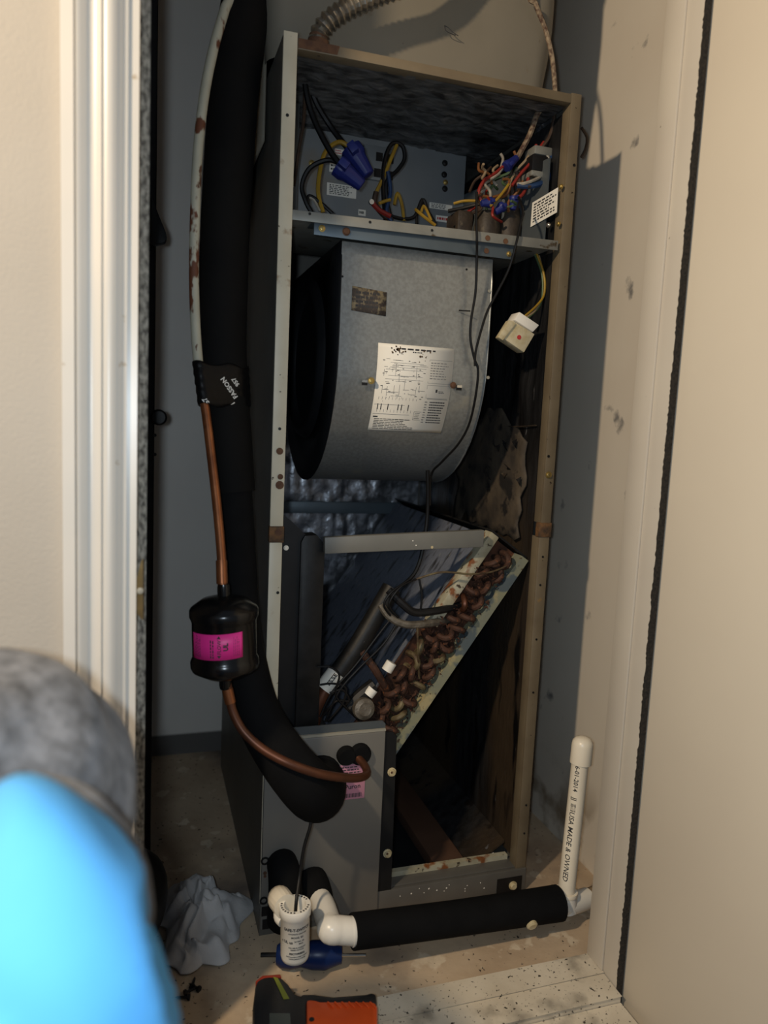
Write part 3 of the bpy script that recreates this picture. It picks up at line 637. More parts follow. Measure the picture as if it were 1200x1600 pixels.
for (a, b) in (((612, 1035), (604, 1048)), ((583, 1076), (575, 1086))):
    MB().tube([A(*a, .022), A(*b, .022)], .0085, 12).build('tube_label', 'paper', co)
cw('feeder_tube', 'channel_black', [(585, 1070, .03), (560, 1090, .03), (545, 1110, .03)], .0115)
for i, pts in enumerate(([(640, 905, .02), (612, 925, .014), (600, 945, .014), (610, 962, .016)], [(650, 905, .02), (625, 918, .012), (608, 945, .012), (622, 965, .016)],
    [(612, 965, .02), (585, 1000, .018), (555, 1040, .016), (520, 1080, .016), (500, 1120, .018)], [(625, 965, .02), (600, 1005, .018), (560, 1045, .014), (530, 1080, .014), (508, 1128, .018)],
    [(496, 1042, .02), (515, 1042, .016), (530, 1055, .014), (524, 1085, .014), (540, 1105, .014), (560, 1125, .02)], [(500, 1070, .02), (520, 1068, .016), (540, 1075, .014), (535, 1100, .014), (512, 1128, .018)],
    [(505, 1118, .018), (525, 1096, .015), (545, 1095, .014), (535, 1078, .014), (515, 1083, .015)], [(668, 735, .02), (668, 800, .03), (660, 860, .03), (648, 895, .025), (628, 915, .02)], [(655, 905, .02), (659, 930, .018), (657, 955, .018)])):
    cw('capillary_wire', 'wire_black', pts, .0030 if i == 7 else .0017, seg=7)

# ================================================================ WIRING
def wires(root, lst):
    for mat, r, pts in lst: MB().tube(AP(pts), r, 7).build('wire', mat, root)
def wire_nut(root, p0, p1, r, mat='wire_nut_blue'):
    a, b = p0, p1; h = (b-a).length; m = align(a, b-a)
    mb = MB().lathe([(r*.75, 0), (r*1.05, 0), (r*1.05, h*.25), (r*.85, h*.4), (r*.62, h*.97), (r*.5, h), (0, h)], m, 12)
    mb.box((-r*1.75, -r*.35, h*.02), (r*1.75, r*.35, h*.34), m); return mb.build('wire_nut', mat, root, bevel=.0006)
pw_ = thing('power_wiring', 'black and yellow supply wires with two big blue wire nuts, left in the compartment', 'wiring', A(530, 330, .12))
wires(pw_, [('wire_black', .0045, [(478, 100, .10), (478, 140, .10), (490, 185, .10), (515, 235, .09), (535, 262, .08)]),
            ('wire_black', .0045, [(484, 100, .12), (490, 150, .13), (515, 195, .14), (540, 228, .13), (552, 238, .12)]),
            ('wire_brown', .0026, [(476, 100, .13), (475, 180, .13), (466, 240, .13), (459, 290, .13)]),
            ('wire_black', .0036, [(540, 262, .09), (515, 250, .10), (485, 262, .11), (472, 290, .12), (478, 315, .12), (487, 332, .12)]),
            ('wire_yellow', .0034, [(548, 231, .12), (530, 222, .12), (510, 235, .12), (501, 262, .12), (497, 300, .12), (505, 332, .12)]),
            ('wire_white', .0022, [(500, 330, .12), (490, 312, .12), (482, 308, .12)]), ('wire_black', .0028, [(520, 334, .12), (500, 316, .12), (483, 306, .12), (481, 318, .12)])])
wire_nut(pw_, A(527, 258, .075), A(566, 290, .07), .0150); wire_nut(pw_, A(548, 232, .115), A(576, 274, .105), .0165)
rl = thing('relay_wiring', 'loop of dark blue, yellow and red wires on the steel control plate', 'wiring', A(610, 330, .16))
wires(rl, [('wire_black', .0033, [(602, 345, .16), (598, 290, .15), (601, 250, .15), (612, 225, .15), (628, 228, .15), (632, 248, .15), (622, 265, .15), (604, 285, .15), (606, 320, .15), (612, 345, .15)]),
           ('wire_yellow', .0030, [(620, 226, .15), (610, 250, .15), (600, 275, .15), (588, 300, .15)]), ('wire_yellow', .0026, [(592, 318, .14), (602, 314, .14), (610, 312, .14)]),
           ('wire_blue', .0032, [(606, 268, .145), (610, 300, .145), (604, 330, .145), (612, 346, .145)]), ('wire_yellow', .0028, [(616, 320, .15), (621, 302, .15), (628, 320, .15), (631, 345, .15)]),
           ('wire_red', .0040, [(580, 315, .14), (592, 328, .14), (610, 338, .14)]), ('wire_brown', .0045, [(588, 300, .15), (586, 318, .15), (598, 335, .15), (612, 344, .15)]),
           ('wire_black', .0030, [(612, 338, .15), (630, 342, .15), (648, 338, .15), (660, 312, .15), (668, 330, .15), (680, 350, .15)]),
           ('wire_yellow', .0027, [(649, 327, .15), (662, 338, .14), (680, 352, .14)]), ('wire_yellow', .0024, [(658, 332, .15), (663, 322, .15), (674, 345, .14)]), ('wire_black', .0027, [(651, 350, .15), (652, 332, .15), (660, 314, .15)])])
MB().lathe([(0, 0), (.0045, 0), (.004, .003), (0, .003)], align(A(580, 316, .135), FRONT), 10).build('lug', 'steel_bright', rl)
cwr = thing('control_wiring', 'tangle of thin coloured control wires and small blue nuts, right in the compartment', 'wiring', A(760, 360, .10))
wires(cwr, [('cable_frayed', .0042, [(853, 165, .05), (840, 178, .05), (828, 210, .06), (815, 235, .07), (808, 248, .08)]),
            ('wire_brown', .0028, [(867, 165, .05), (865, 190, .05), (858, 215, .055), (845, 232, .06)]),
            ('wire_red', .0026, [(850, 222, .06), (835, 245, .06), (828, 270, .06), (820, 298, .06), (812, 308, .06)]), ('wire_red', .0024, [(838, 226, .06), (832, 250, .06), (815, 270, .06), (800, 290, .06)]),
            ('wire_tan', .0022, [(836, 230, .06), (822, 250, .07), (806, 268, .08), (795, 290, .08)]), ('wire_white', .0026, [(852, 238, .05), (858, 255, .05), (845, 275, .05), (825, 285, .05), (808, 288, .06)]),
            ('wire_blue', .0042, [(846, 236, .055), (864, 250, .05), (858, 278, .05), (835, 290, .05), (808, 290, .06)]), ('wire_brown', .0022, [(862, 262, .05), (850, 285, .05), (825, 292, .05)]),
            ('wire_red', .0028, [(793, 254, .08), (775, 270, .08), (757, 282, .08), (748, 300, .08), (752, 312, .08)]), ('wire_white', .0024, [(785, 262, .08), (778, 272, .08), (766, 280, .08)]),
            ('wire_white', .0022, [(782, 240, .09), (786, 248, .09), (783, 262, .09)]), ('wire_orange', .0022, [(748, 305, .08), (770, 308, .08), (788, 300, .08), (796, 282, .08), (786, 280, .08)]),
            ('wire_orange', .0022, [(803, 236, .08), (806, 245, .08), (800, 252, .08)]), ('wire_white', .0022, [(766, 320, .07), (766, 300, .08), (758, 288, .08), (768, 282, .09), (776, 290, .09)]),
            ('wire_yellow', .0022, [(766, 322, .07), (780, 308, .07), (795, 288, .07)]), ('wire_white', .0020, [(762, 293, .09), (752, 301, .09)]), ('wire_green', .0020, [(770, 290, .09), (760, 302, .09)]),
            ('wire_yellow', .0022, [(709, 318, .12), (725, 314, .11), (745, 314, .10), (760, 316, .09)]), ('wire_black', .0030, [(700, 330, .12), (725, 325, .11), (745, 320, .10), (758, 318, .09)]),
            ('wire_red', .0030, [(722, 342, .11), (735, 328, .11), (745, 322, .10)]), ('wire_black', .0024, [(710, 355, .11), (722, 345, .11), (730, 338, .11)]), ('wire_brown', .0050, [(797, 265, .09), (800, 300, .09), (803, 330, .09), (797, 358, .10)]),
            ('wire_brown', .0042, [(806, 268, .08), (812, 290, .08), (808, 312, .08), (800, 340, .09)]), ('wire_brown', .0035, [(750, 300, .10), (748, 325, .10), (760, 345, .10), (780, 352, .10)]), ('wire_tan', .0030, [(748, 330, .11), (752, 352, .11)]),
            ('wire_white', .0022, [(787, 312, .08), (786, 335, .09), (782, 355, .10)]), ('wire_orange', .0026, [(770, 310, .09), (790, 305, .085), (798, 288, .08)]),
            ('wire_black', .0024, [(732, 330, .12), (739, 338, .12), (736, 355, .12)])])
Rw = random.Random(21)
for i in range(16):
    x0_, y0_ = Rw.uniform(748, 826), Rw.uniform(250, 318); pts_ = [(x0_, y0_, Rw.uniform(.06, .10))]
    for k_ in range(3): pts_.append((pts_[-1][0]+Rw.uniform(-16, 16), pts_[-1][1]+Rw.uniform(4, 18), pts_[-1][2]+Rw.uniform(-.008, .012)))
    wires(cwr, [(Rw.choice(['wire_brown', 'wire_brown', 'wire_tan', 'wire_black', 'wire_orange', 'wire_white', 'wire_red', 'wire_green']), .0021, pts_)])
for a, b, r in (((790, 262), (808, 246), .0085), ((768, 316), (752, 318), .0080), ((786, 322), (774, 332), .0080), ((804, 308), (801, 328), .0080)): wire_nut(cwr, A(*a, .075), A(*b, .075), r)
# thin black thermostat leads hanging in front of the blower
lead = MB().tube(AP([(745, 300, .0), (744, 340, -.004), (745, 372, -.006), (745, 400, .004), (743, 455, .012), (736, 500, .014), (735, 530, .016), (741, 560, .018), (747, 580, .018), (742, 625, .03), (732, 665, .05), (715, 695, .07), (690, 722, .10), (674, 742, .13), (672, 790, .13)]), .0019, 7).build('lead_wire', 'wire_black', base=A(745, 372, -.006))
tag(lead, 'thin black lead hanging from the shelf across the blower face', 'wire')
lead = MB().tube(AP([(810, 308, .02), (817, 330, .0), (812, 355, -.005), (806, 382, -.006), (795, 420, .004), (778, 455, .010), (762, 485, .012), (752, 515, .012), (743, 550, .012), (742, 572, .012)]), .0019, 7).build('lead_wire', 'wire_black', base=A(806, 382, -.006))
tag(lead, 'thin black lead slanting from the shelf end to join the blower lead', 'wire')
MB().tube([A(717, 485, .026), A(735, 486, .016)], .0010, 6).build('wire_tie', 'wire_black', lead)
# ivory plug on its wires
pg = thing('plug_connector', 'ivory plastic plug with a red dot dangling beside the blower', 'plug', A(812, 545, .02))
def PQ(px, py, y=.02): return A(px, py, y)
MB().prism([PQ(800, 500), PQ(836, 522), PQ(819, 551), PQ(784, 527)], (0, .022, 0)).build('plug_body', 'plug_ivory', pg, bevel=.0015)
MB().prism([PQ(796, 500, .017), PQ(807, 505, .017), PQ(786, 532, .017), PQ(779, 527, .017)], (0, .012, 0)).build('latch', 'plug_ivory', pg, bevel=.001)
MB().prism([PQ(812, 487, .016), PQ(843, 508, .016), PQ(833, 519, .016), PQ(804, 500, .016)], (0, .028, 0)).build('plug_cap', 'pvc_white', pg, bevel=.0015)
MB().lathe([(0, 0), (.0035, 0), (.0035, .0006), (0, .0006)], align(PQ(811, 527), FRONT), 14).build('red_dot', 'red_ink', pg)
wires(pg, [('wire_yellow', .0018, [(820, 494, .03), (838, 478, .03), (850, 460, .035), (850, 430, .04), (838, 395, .05), (832, 385, .06)]), ('wire_green', .0018, [(825, 497, .03), (843, 478, .035), (848, 455, .04), (846, 425, .045), (832, 388, .06)]),
           ('wire_tan', .0018, [(822, 496, .03), (836, 485, .032), (849, 462, .04), (851, 440, .045), (842, 400, .055)])])

# ================================================================ PLENUM, CONDUIT, CABLES
pb = thing('supply_plenum', 'beige wrapped duct plenum standing on top of the air handler', 'duct', (.21, .3, H))
def plen(u, v):     # around the box in plan (u), up (v)
    x0, x1, y0, y1 = -.018, .432, .052, .545; z = H+.001+v*1.035; r = .035
    cor = [(x0+r, y0+r, PI), (x1-r, y0+r, 1.5*PI), (x1-r, y1-r, 2*PI), (x0+r, y1-r, 2.5*PI)]
    i = min(3, int(u*4)); f = u*4-i; cx_, cy_, a0 = cor[i]; nx = cor[(i+1) % 4]
    if f < .35: a = a0+f/.35*PI/2; p = Vector((cx_+r*math.cos(a), cy_+r*math.sin(a), z))
    else:
        g_ = (f-.35)/.65; a = a0+PI/2; p = Vector((cx_+r*math.cos(a), cy_+r*math.sin(a), z)).lerp(Vector((nx[0]+r*math.cos(a), nx[1]+r*math.sin(a), z)), g_)
    n_ = noise.noise(Vector((p.x*9, p.y*9, z*9)))*.004+noise.noise(Vector((p.x*40, p.y*40, z*22)))*.0012
    taper = -.012*max(0, 1-v*9)
    c_ = Vector((.207, .3, z)); d_ = (p-c_).normalized(); return p+d_*(n_+taper)
MB().grid(plen, 120, 70).build('duct_wrap', 'ductboard', pb, smooth=3, merge=True)
MB().grid(lambda u, v: (-.006-.012*(1-v)*math.sin(PI*u)-.002, .10+u*.44, H-.10-.1*u+v*(.115+.1*u)), 10, 8).build('wrap_flap', 'ductboard', pb, solid=.004)
mb = MB(); pz = lambda u, v: Vector((u, .052-.007+.0, v))
fx = AP([(694, 40, .047), (700, 43, .046), (707, 50, .046), (716, 56, .046)]); mb.tube(fx, .0006, 5); fx = AP([(695, 41, .047), (697, 48, .046), (706, 53, .046), (712, 55, .046)]); mb.tube(fx, .0006, 5)
mb.build('pen_mark', 'ink', pb)
fc = thing('flexible_conduit', 'ribbed steel flexible conduit entering the cabinet top', 'conduit', A(500, 62, .02))
path = AP([(497, 68, .022), (500, 52, .020), (515, 32, .014), (545, 12, .008), (590, -8, .004), (650, -30, .0), (720, -70, .01)])+[Vector((.40, .02, 1.60)), Vector((.47, .03, 1.85)), Vector((.48, .03, 2.29))]
core = MB(); core.tube(path, .0105, 12); ribs = []
mbt = MB(); tt = MB().tube(path, .0105, 3, False, 8); cen = [sum((tt.v[i*3+j] for j in range(3)), Vector())/3 for i in range(len(tt.v)//3)]
acc = 0; sm = [cen[0]]
for p, q_ in zip(cen, cen[1:]):
    L_n = (q_-p).length; d0 = 0
    while acc+L_n-d0 >= .0022: d0 += .0022-acc; acc = 0; sm.append(p.lerp(q_, d0/L_n))
    acc += L_n-d0
rad = [(.0106, .0128, .0142, .0128)[i % 4] for i in range(len(sm))]
MB().tube(sm, rad, 16, True, 1).build('ribbed_sheath', 'conduit', fc, smooth=.25)
MB().lathe([(.0145, 0), (.0145, .006), (.0125, .010), (.0125, .014), (.0105, .014)], align(path[0]-Vector((0, 0, .004)), (0, -.05, 1)), 18).build('conduit_nut', 'rust_screw', fc)
cb = MB().tube([Vector((.38, .022, 2.29)), Vector((.385, .022, 1.70))]+AP([(828, -40, .034), (838, 8, .034), (852, 45, .036), (862, 85, .036), (866, 120, .034), (868, 152, .03)]), .0036, 8).build('thermostat_cable', 'cable_frayed', base=A(868, 150, .03))
tag(cb, 'frayed brown cable running down the plenum into the cabinet corner', 'cable')
cb = MB().tube(AP([(909, 200, .02), (917, 215, .03), (915, 232, .04), (908, 246, .05)]), .0022, 7).build('cable_stub', 'wire_brown', base=A(909, 200, .02))
tag(cb, 'short brown cable loop beside the right cabinet post', 'cable')

# ================================================================ REFRIGERANT LINES
sl = thing('suction_line', 'thick black foam insulated pipe running down to the access panel', 'pipe', A(505, 1228, -.01))
MB().tube([Vector((-.062, .17, 2.29)), Vector((-.062, .17, 1.75))]+AP([(392, -90, .12), (385, 0, .10), (368, 120, .07), (355, 300, .045), (349, 450, .035), (348, 560, .032), (357, 680, .025), (365, 768, .02)]), [.034, .034, .034, .034, .0335, .033, .033, .033, .032, .0300], 24, True, 8).build('foam_sleeve', 'foam_old', sl)
MB().tube(AP([(364, 755, .02), (370, 860, .012), (374, 960, .004), (385, 1045, -.015), (405, 1120, -.045), (440, 1180, -.075), (474, 1222, -.088), (493, 1238, -.064), (497, 1232, -.03), (498, 1226, -.008)]), [.0255, .026, .028, .030, .0315, .034, .037, .040, .041, .041], 26, True, 8).build('foam_sleeve', 'foam', sl)
ll = thing('liquid_line', 'thin copper liquid line, upper length white painted and flaking', 'pipe', A(560, 1190, -.01))
MB().tube([Vector((-.115, .16, 2.29)), Vector((-.115, .16, 1.75))]+AP([(372, -60, .10), (352, 12, .06), (334, 75, .045), (319, 150, .035), (309, 240, .025), (305, 330, .015), (303, 430, .008), (306, 520, .000), (312, 590, -.008)]), .0066, 12).build('painted_pipe', 'white_line', ll)
MB().tube(AP([(312, 590, -.008), (321, 640, -.018), (331, 720, -.035), (340, 800, -.055), (346, 870, -.075), (347, 905, -.084), (349, 936, -.086)]), .0060, 12).build('copper_pipe', 'copper', ll)
MB().tube(AP([(346, 876, -.0765), (347, 912, -.0855)]), .0072, 12).build('coupling', 'copper', ll)
MB().tube(AP([(353, 1060, -.086), (358, 1085, -.087), (364, 1112, -.090), (380, 1142, -.098), (410, 1170, -.112), (450, 1192, -.127), (495, 1208, -.128), (535, 1215, -.105), (562, 1215, -.075), (573, 1209, -.05), (570, 1197, -.032), (562, 1187, -.018), (556, 1180, -.010)]), .0060, 12).build('copper_pipe', 'copper_dark', ll)
MB().tube(AP([(355, 1076, -.0865), (360, 1098, -.0885)]), .0073, 12).build('coupling', 'copper', ll)
# filter drier
DB, DT = A(352, 1062, -.086), A(349.5, 929, -.086)
fd_ = thing('filter_drier', 'black steel filter drier canister with a bright pink label', 'filter drier', DB)
dm_ = align(DB, DT-DB); hh = (DT-DB).length; r0 = .0405
MB().lathe([(0, .001), (.010, .001), (.026, .007), (.0415, .016), (.0432, .020), (.0432, .027), (.0415, .031), (r0, .033), (r0, hh-.034), (.0415, hh-.031), (.0432, hh-.027), (.0432, hh-.019), (.0415, hh-.016), (.028, hh-.006), (.010, hh-.001), (0, hh)], dm_, 40).build('canister', 'drier_paint', fd_, smooth=.9)
MB().lathe([(0, hh-.002), (.0078, hh-.002), (.0078, hh+.010), (.0068, hh+.014), (0, hh+.014)], dm_, 16).build('stub', 'drier_paint', fd_)
MB().lathe([(0, .003), (.0078, .003), (.0078, -.008), (.0068, -.012), (0, -.012)], dm_, 16).build('stub', 'drier_paint', fd_)
ax = (DT-DB).normalized()
def on_drier(off):
    tocam = (CAM-DB); tocam = (tocam-ax*tocam.dot(ax)).normalized(); side = ax.cross(tocam)   # side points right in view
    def fn(u, v):
        th_ = u/(r0+off); return DB+ax*v+(tocam*math.cos(th_)+side*math.sin(th_))*(r0+off)
    return fn
fl = on_drier(.0005); fp = on_drier(.0009)
lu0, lu1, lv0, lv1 = -.049, .023, hh*.335, hh*.625
lb = MB().grid(lambda a, b: fl(lu0+(lu1-lu0)*a, lv0+(lv1-lv0)*b+.003*a), 24, 2).build('label', 'pink_label', fd_, smooth=3, solid=.0004)
mb = MB(); cu_ = -.007; cv = (lv0+lv1)/2+.002
for sgn in (1, -1): mb.add([fp(cu_-.0025, cv+sgn*.0105), fp(cu_+.0025, cv+sgn*.0105), fp(cu_, cv+sgn*.0145)], [(0, 1, 2)])
print_text(mb, 'FLOW', .0065, fp, cu_+.0005, cv, PI/2, .0001); print_text(mb, 'UL', .008, fp, cu_+.0085, cv, PI/2, .0004)
fpr = lambda a, b: fp(b, a)
lines_of_print(mb, fpr, lv0+.004, lv1-.001, -.043, -.032, 5, .35, random.Random(8)); lines_of_print(mb, fpr, lv0+.004, lv1-.001, -.019, -.013, 2, .5, random.Random(9)); lines_of_print(mb, fpr, lv0+.006, lv1-.001, .010, .019, 4, .2, random.Random(10))
mb.build('lettering', 'ink', lb)
# tape wrap binding both pipes
def hull(pts):
    pts = sorted(pts); lo = []; up = []
    for arr, seq in ((lo, pts), (up, pts[::-1])):
        for p in seq:
            while len(arr) > 1 and (arr[-1][0]-arr[-2][0])*(p[1]-arr[-2][1])-(arr[-1][1]-arr[-2][1])*(p[0]-arr[-2][0]) <= 0: arr.pop()
            arr.append(p)
    return lo[:-1]+up[:-1]
def tape_ring(py, off=.0016):
    s_ = A(348.5+(py-572)*.06, py, .032); l_ = A(311+(py-572)*.14, py, -.006-(py-572)*.00015)
    P_ = [(s_.x+(.0332+off)*math.cos(i*PI/24), s_.y+(.0332+off)*math.sin(i*PI/24)) for i in range(48)]+[(l_.x+(.0070+off)*math.cos(i*PI/12), l_.y+(.0070+off)*math.sin(i*PI/12)) for i in range(24)]
    h_ = hull(P_); L = [0]
    for a, b in zip(h_, h_[1:]+h_[:1]): L.append(L[-1]+math.hypot(b[0]-a[0], b[1]-a[1]))
    k0 = min(range(len(h_)), key=lambda i: h_[i][0]); out = []; tot = L[-1]
    for j in range(72):
        d_ = (L[k0]+tot*j/72) % tot
        i = max(q for q in range(len(h_)) if L[q] <= d_+1e-9); f = (d_-L[i])/max(L[i+1]-L[i], 1e-9); a, b = h_[i], h_[(i+1) % len(h_)]
        out.append(Vector((a[0]+(b[0]-a[0])*f, a[1]+(b[1]-a[1])*f, s_.z)))
    return out
rings = [tape_ring(572+63*i/14, .0016+.0005*math.sin(i*2.1)) for i in range(15)]
mb = MB(); mb.v = [v+Vector((0, 0, .0025*math.sin(j*.5)*(1 if i in (0, 14) else 0))) for i, r_ in enumerate(rings) for j, v in enumerate(r_)]
mb.f = [(i*72+j, i*72+(j+1) % 72, (i+1)*72+(j+1) % 72, (i+1)*72+j) for i in range(14) for j in range(72)]
tp = mb.build('tape_wrap', 'tape', base=A(345, 635, -.005), smooth=1.2, solid=.0006)
tag(tp, 'glossy black printed tape binding the copper pipe to the thick foam pipe', 'tape')
tc_ = A(350, 603, .032)
from mathutils.bvhtree import BVHTree
tbv = BVHTree.FromPolygons([tuple(v) for v in mb.v], mb.f)
def on_tape(u, v):
    p = Vector((tc_.x+u, -.3, tc_.z+v)); h_ = tbv.ray_cast(p, Vector((0, 1, 0)))[0]
    if h_ is None: h_ = Vector((tc_.x+math.copysign(.0350, u), tc_.y, p.z))
    return h_-Vector((0, .0009, 0))
tm = MB(); o0 = A(362.5, 607.5, -.004); uu, v0 = o0.x-tc_.x, o0.z-tc_.z
rot_ = math.radians(128)
print_text(tm, 'FASSON', .0088, on_tape, uu-.0035, v0+.001, rot_, .0003); print_text(tm, '957', .0080, on_tape, uu+.0050, v0+.0095, rot_, .00028)
print_text(tm, '957', .0085, on_tape, -.027, -.0245, rot_, .0003); print_text(tm, 'N', .0085, on_tape, .010, -.026, rot_, .0003)
tm.build('lettering', 'white_print', tp)

# ================================================================ CONDENSATE DRAIN
dr = thing('condensate_drain', 'white plastic drain line in black foam with a capped standpipe', 'drain pipe', A(700, 1450, -.085))
ea, eb, ec = A(503, 1412, -.055), A(517, 1452, -.116), A(553, 1455, -.118)
MB().tube([Vector((.075, -.008, .068)), ea, eb-(eb-ea).normalized()*.014, eb, eb+(ec-eb).normalized()*.012, ec], [.0172, .0172, .0172, .0192, .0185, .0185], 20, True, 5).build('elbow', 'pvc_white', dr)
MB().lathe([(.0165, 0), (.0196, 0), (.0196, .004), (.0165, .004)], align(ec-Vector((.004, 0, 0)), (1, 0, 0)), 22, True).build('elbow_rim', 'pvc_white', dr)
f0, f1 = A(551, 1455.5, -.118), A(872, 1411, -.104)
MB().tube([f0, (f0+f1)/2+Vector((0, 0, -.0015)), f1], [.0236, .0242, .0262], 22, True, 6).build('foam_sleeve', 'foam', dr)
MB().lathe([(0, 0), (.0085, 0), (.0085, .004), (.006, .006), (0, .006)], align(A(830, 1443, -.128), (0, -1, -.4)), 16).build('pipe_plug', 'plug_ivory', dr)
t0 = A(886, 1414, -.100); tx, ty = t0.x, t0.y
MB().tube([f1+Vector((-.004, 0, 0)), t0, t0+Vector((.045, .012, -.004))], .0160, 18, True, 4).tube([t0+Vector((0, 0, -.008)), A(884, 1397, -.098)+Vector((0, 0, .004))], .0168, 18).build('tee', 'pvc_white', dr)
s0, s1 = A(884, 1402, -.098), A(909.5, 1163, -.090)
MB().lathe([(.0150, 0), (.0178, 0), (.0186, .003), (.0178, .006), (.0150, .006)], align(A(884, 1397, -.098), s1-s0), 20, True).build('tee_rim', 'pvc', dr)
MB().tube([t0+Vector((.043, .012, -.004)), t0+Vector((.110, .03, -.006))], .0132, 16).build('wall_stub', 'wire_tan', dr)
MB().tube([s0, s1], .0132, 20).build('standpipe', 'pvc', dr)
cm = align(s1-Vector((0, 0, .030)), s1-s0); MB().lathe([(.0135, 0), (.0165, 0), (.0165, .028), (.0153, .0345), (.0110, .0395), (.005, .0415), (0, .0418)], cm, 24).build('pipe_cap', 'pvc', dr)
axp = (s1-s0).normalized(); tcm = CAM-s0; tcm = (tcm-axp*tcm.dot(axp)).normalized(); sdv = axp.cross(tcm)
def on_pipe(u, v):
    a = u/.0137; return s0+axp*v+(tcm*math.cos(a)+sdv*math.sin(a))*.0137
LP = (s1-s0).length; mb = MB()
vof = lambda py: (A(897, py, -.094).z-s0.z)
print_text(mb, '06-01-2014', .0098, on_pipe, -.0035, vof(1212), -PI/2, .0001); print_text(mb, 'JJ', .0105, on_pipe, -.0035, vof(1245), -PI/2, .0001)
rr = random.Random(6)
for i in range(7): rect(mb, on_pipe, -.0075, vof(1253+i*1.8), .0005, vof(1253+i*1.8)+.0006*rr.choice([1, 2]))
print_text(mb, 'USA MADE & OWNED', .0112, on_pipe, -.0045, vof(1316), -PI/2, .0001, .15); mb.build('lettering', 'ink', dr)
# foam covered trap stubs coming out of the panel
tr_ = thing('drain_trap_cover', 'black foam covers over the drain outlets of the access panel', 'pipe cover', (.05, -.02, .05))
MB().tube([Vector((.030, -.006, .115)), Vector((.030, -.030, .112)), Vector((.030, -.042, .090)), Vector((.030, -.038, .060)), Vector((.030, -.030, .040))], [.022, .0235, .0245, .0245, .0235], 20, True, 6).build('foam_cover', 'foam', tr_)
MB().tube([Vector((.074, -.006, .078)), Vector((.076, -.022, .074)), Vector((.080, -.038, .064))], [.026, .0262, .0235], 20, True, 6).build('foam_cover', 'foam', tr_)
# float switch
fs_ = thing('float_switch', 'white cylindrical overflow float switch with black lettering beside the drain elbow', 'float switch', A(460, 1503, -.12))
sb, stp = A(461, 1497, -.122), A(461, 1413, -.122); sx_ = (stp-sb).normalized(); hs = (stp-sb).length; sm_ = align(sb, sx_); rs = .0193
MB().lathe([(0, -.001), (.014, 0), (.0182, .003), (rs, .008), (rs, hs-.014), (.0212, hs-.012), (.0215, hs-.001), (.0208, hs), (.0150, hs), (.0146, hs-.002), (.0140, hs-.022), (0, hs-.022)], sm_, 36).build('switch_body', 'pvc_white', fs_, smooth=.9)
MB().tube([Vector((.030, -.030, .066)), A(437, 1404, -.085), A(446, 1416, -.112)], [.0160, .0166, .0160], 18, True, 4).build('clear_adapter', 'pvc', fs_, smooth=.3)
MB().tube([A(438, 1415, -.098), A(436, 1432, -.104), A(442, 1440, -.112)], .0075, 12, True, 4).build('adapter', 'pvc_white', fs_)
tcs = CAM-sb; tcs = (tcs-sx_*tcs.dot(sx_)).normalized(); sds = sx_.cross(tcs)
def on_sw(u, v): a = u/(rs+.0003); return sb+sx_*v+(tcs*math.cos(a)+sds*math.sin(a))*(rs+.0003)
mb = MB(); P_ = lambda t, s_, u, v, b=.0001: print_text(mb, t, s_, on_sw, u, v, .0, b)
P_('SAFE-T-SWITCH', .0054, .0035, hs-.024, .00022); P_('AUTOMATIC SHUT-OFF', .0024, .0035, hs-.0295); P_('MODEL SS1', .0034, .0035, hs-.0345, .0001)
P_('c UL us', .0055, -.0115, hs-.0415, .0002); P_('24 VAC, 5A', .0028, .006, hs-.0400); P_('MAX', .0028, .008, hs-.0435)
P_('FOR USE IN AUXILIARY', .0023, .003, hs-.0490); P_('DRAIN OUTLETS', .0024, .003, hs-.0520); P_('RECTORSEAL', .0036, .003, hs-.0575, .0002)
P_('INSTALLATION MUST COMPLY', .0022, .003, hs-.0620); P_('WITH LOCAL CODES', .0024, .003, hs-.0650)
mb.build('lettering', 'ink', fs_)
ring_ = MB(); rm = sm_
for i in range(26):
    a = 2*PI*i/26
    if rr.random() < .8: ring_.box((.0166, -.0011, hs+.0001), (.0192, .0011, hs+.0003), rm @ Matrix.Rotation(a, 4, 'Z'))
ring_.build('rim_lettering', 'ink', fs_)
MB().tube([stp-sx_*.021]+AP([(463, 1408, -.118), (468, 1370, -.10), (475, 1325, -.092), (485, 1290, -.088), (488, 1262, -.08)]), .0024, 8).build('wire', 'wire_black', fs_)

# ================================================================ LOOSE THINGS ON THE FLOOR
# rag
def ragpt(u, v):
    a = 2*PI*u; r = v; base = A(314, 1450, z=0)
    rx, ry = .064, .098
    edge = 1+.14*math.sin(3*a+1)+.10*math.sin(5*a+.5)+.05*math.sin(9*a)
    x_ = base.x+rx*r*edge*math.cos(a); y_ = base.y+ry*r*edge*math.sin(a)+.01
    q = Vector((x_*34+noise.noise(Vector((x_*30, y_*30, 4)))*.9, y_*20+.8*noise.noise(Vector((x_*22, y_*22, 8))), 1.7))
    rid = 1-abs(noise.noise(q))*2.0; rid2 = 1-abs(noise.noise(q*2.1+Vector((3, 1, 0))))*2
    h_ = (1-r**2.2)*(.020+.026*max(0, rid)+.016*rid2)+.003
    return Vector((x_+.010*noise.noise(q*1.3), y_+.012*noise.noise(q*1.1+Vector((9, 0, 0))), max(.003, h_)))
rg = MB().grid(lambda u, v: ragpt(u, v), 110, 46).build('rag', 'rag_cloth', base=A(325, 1447, z=0), smooth=3, solid=.003, merge=True)
tag(rg, 'crumpled dirty white rag on the floor beside the cabinet', 'rag')
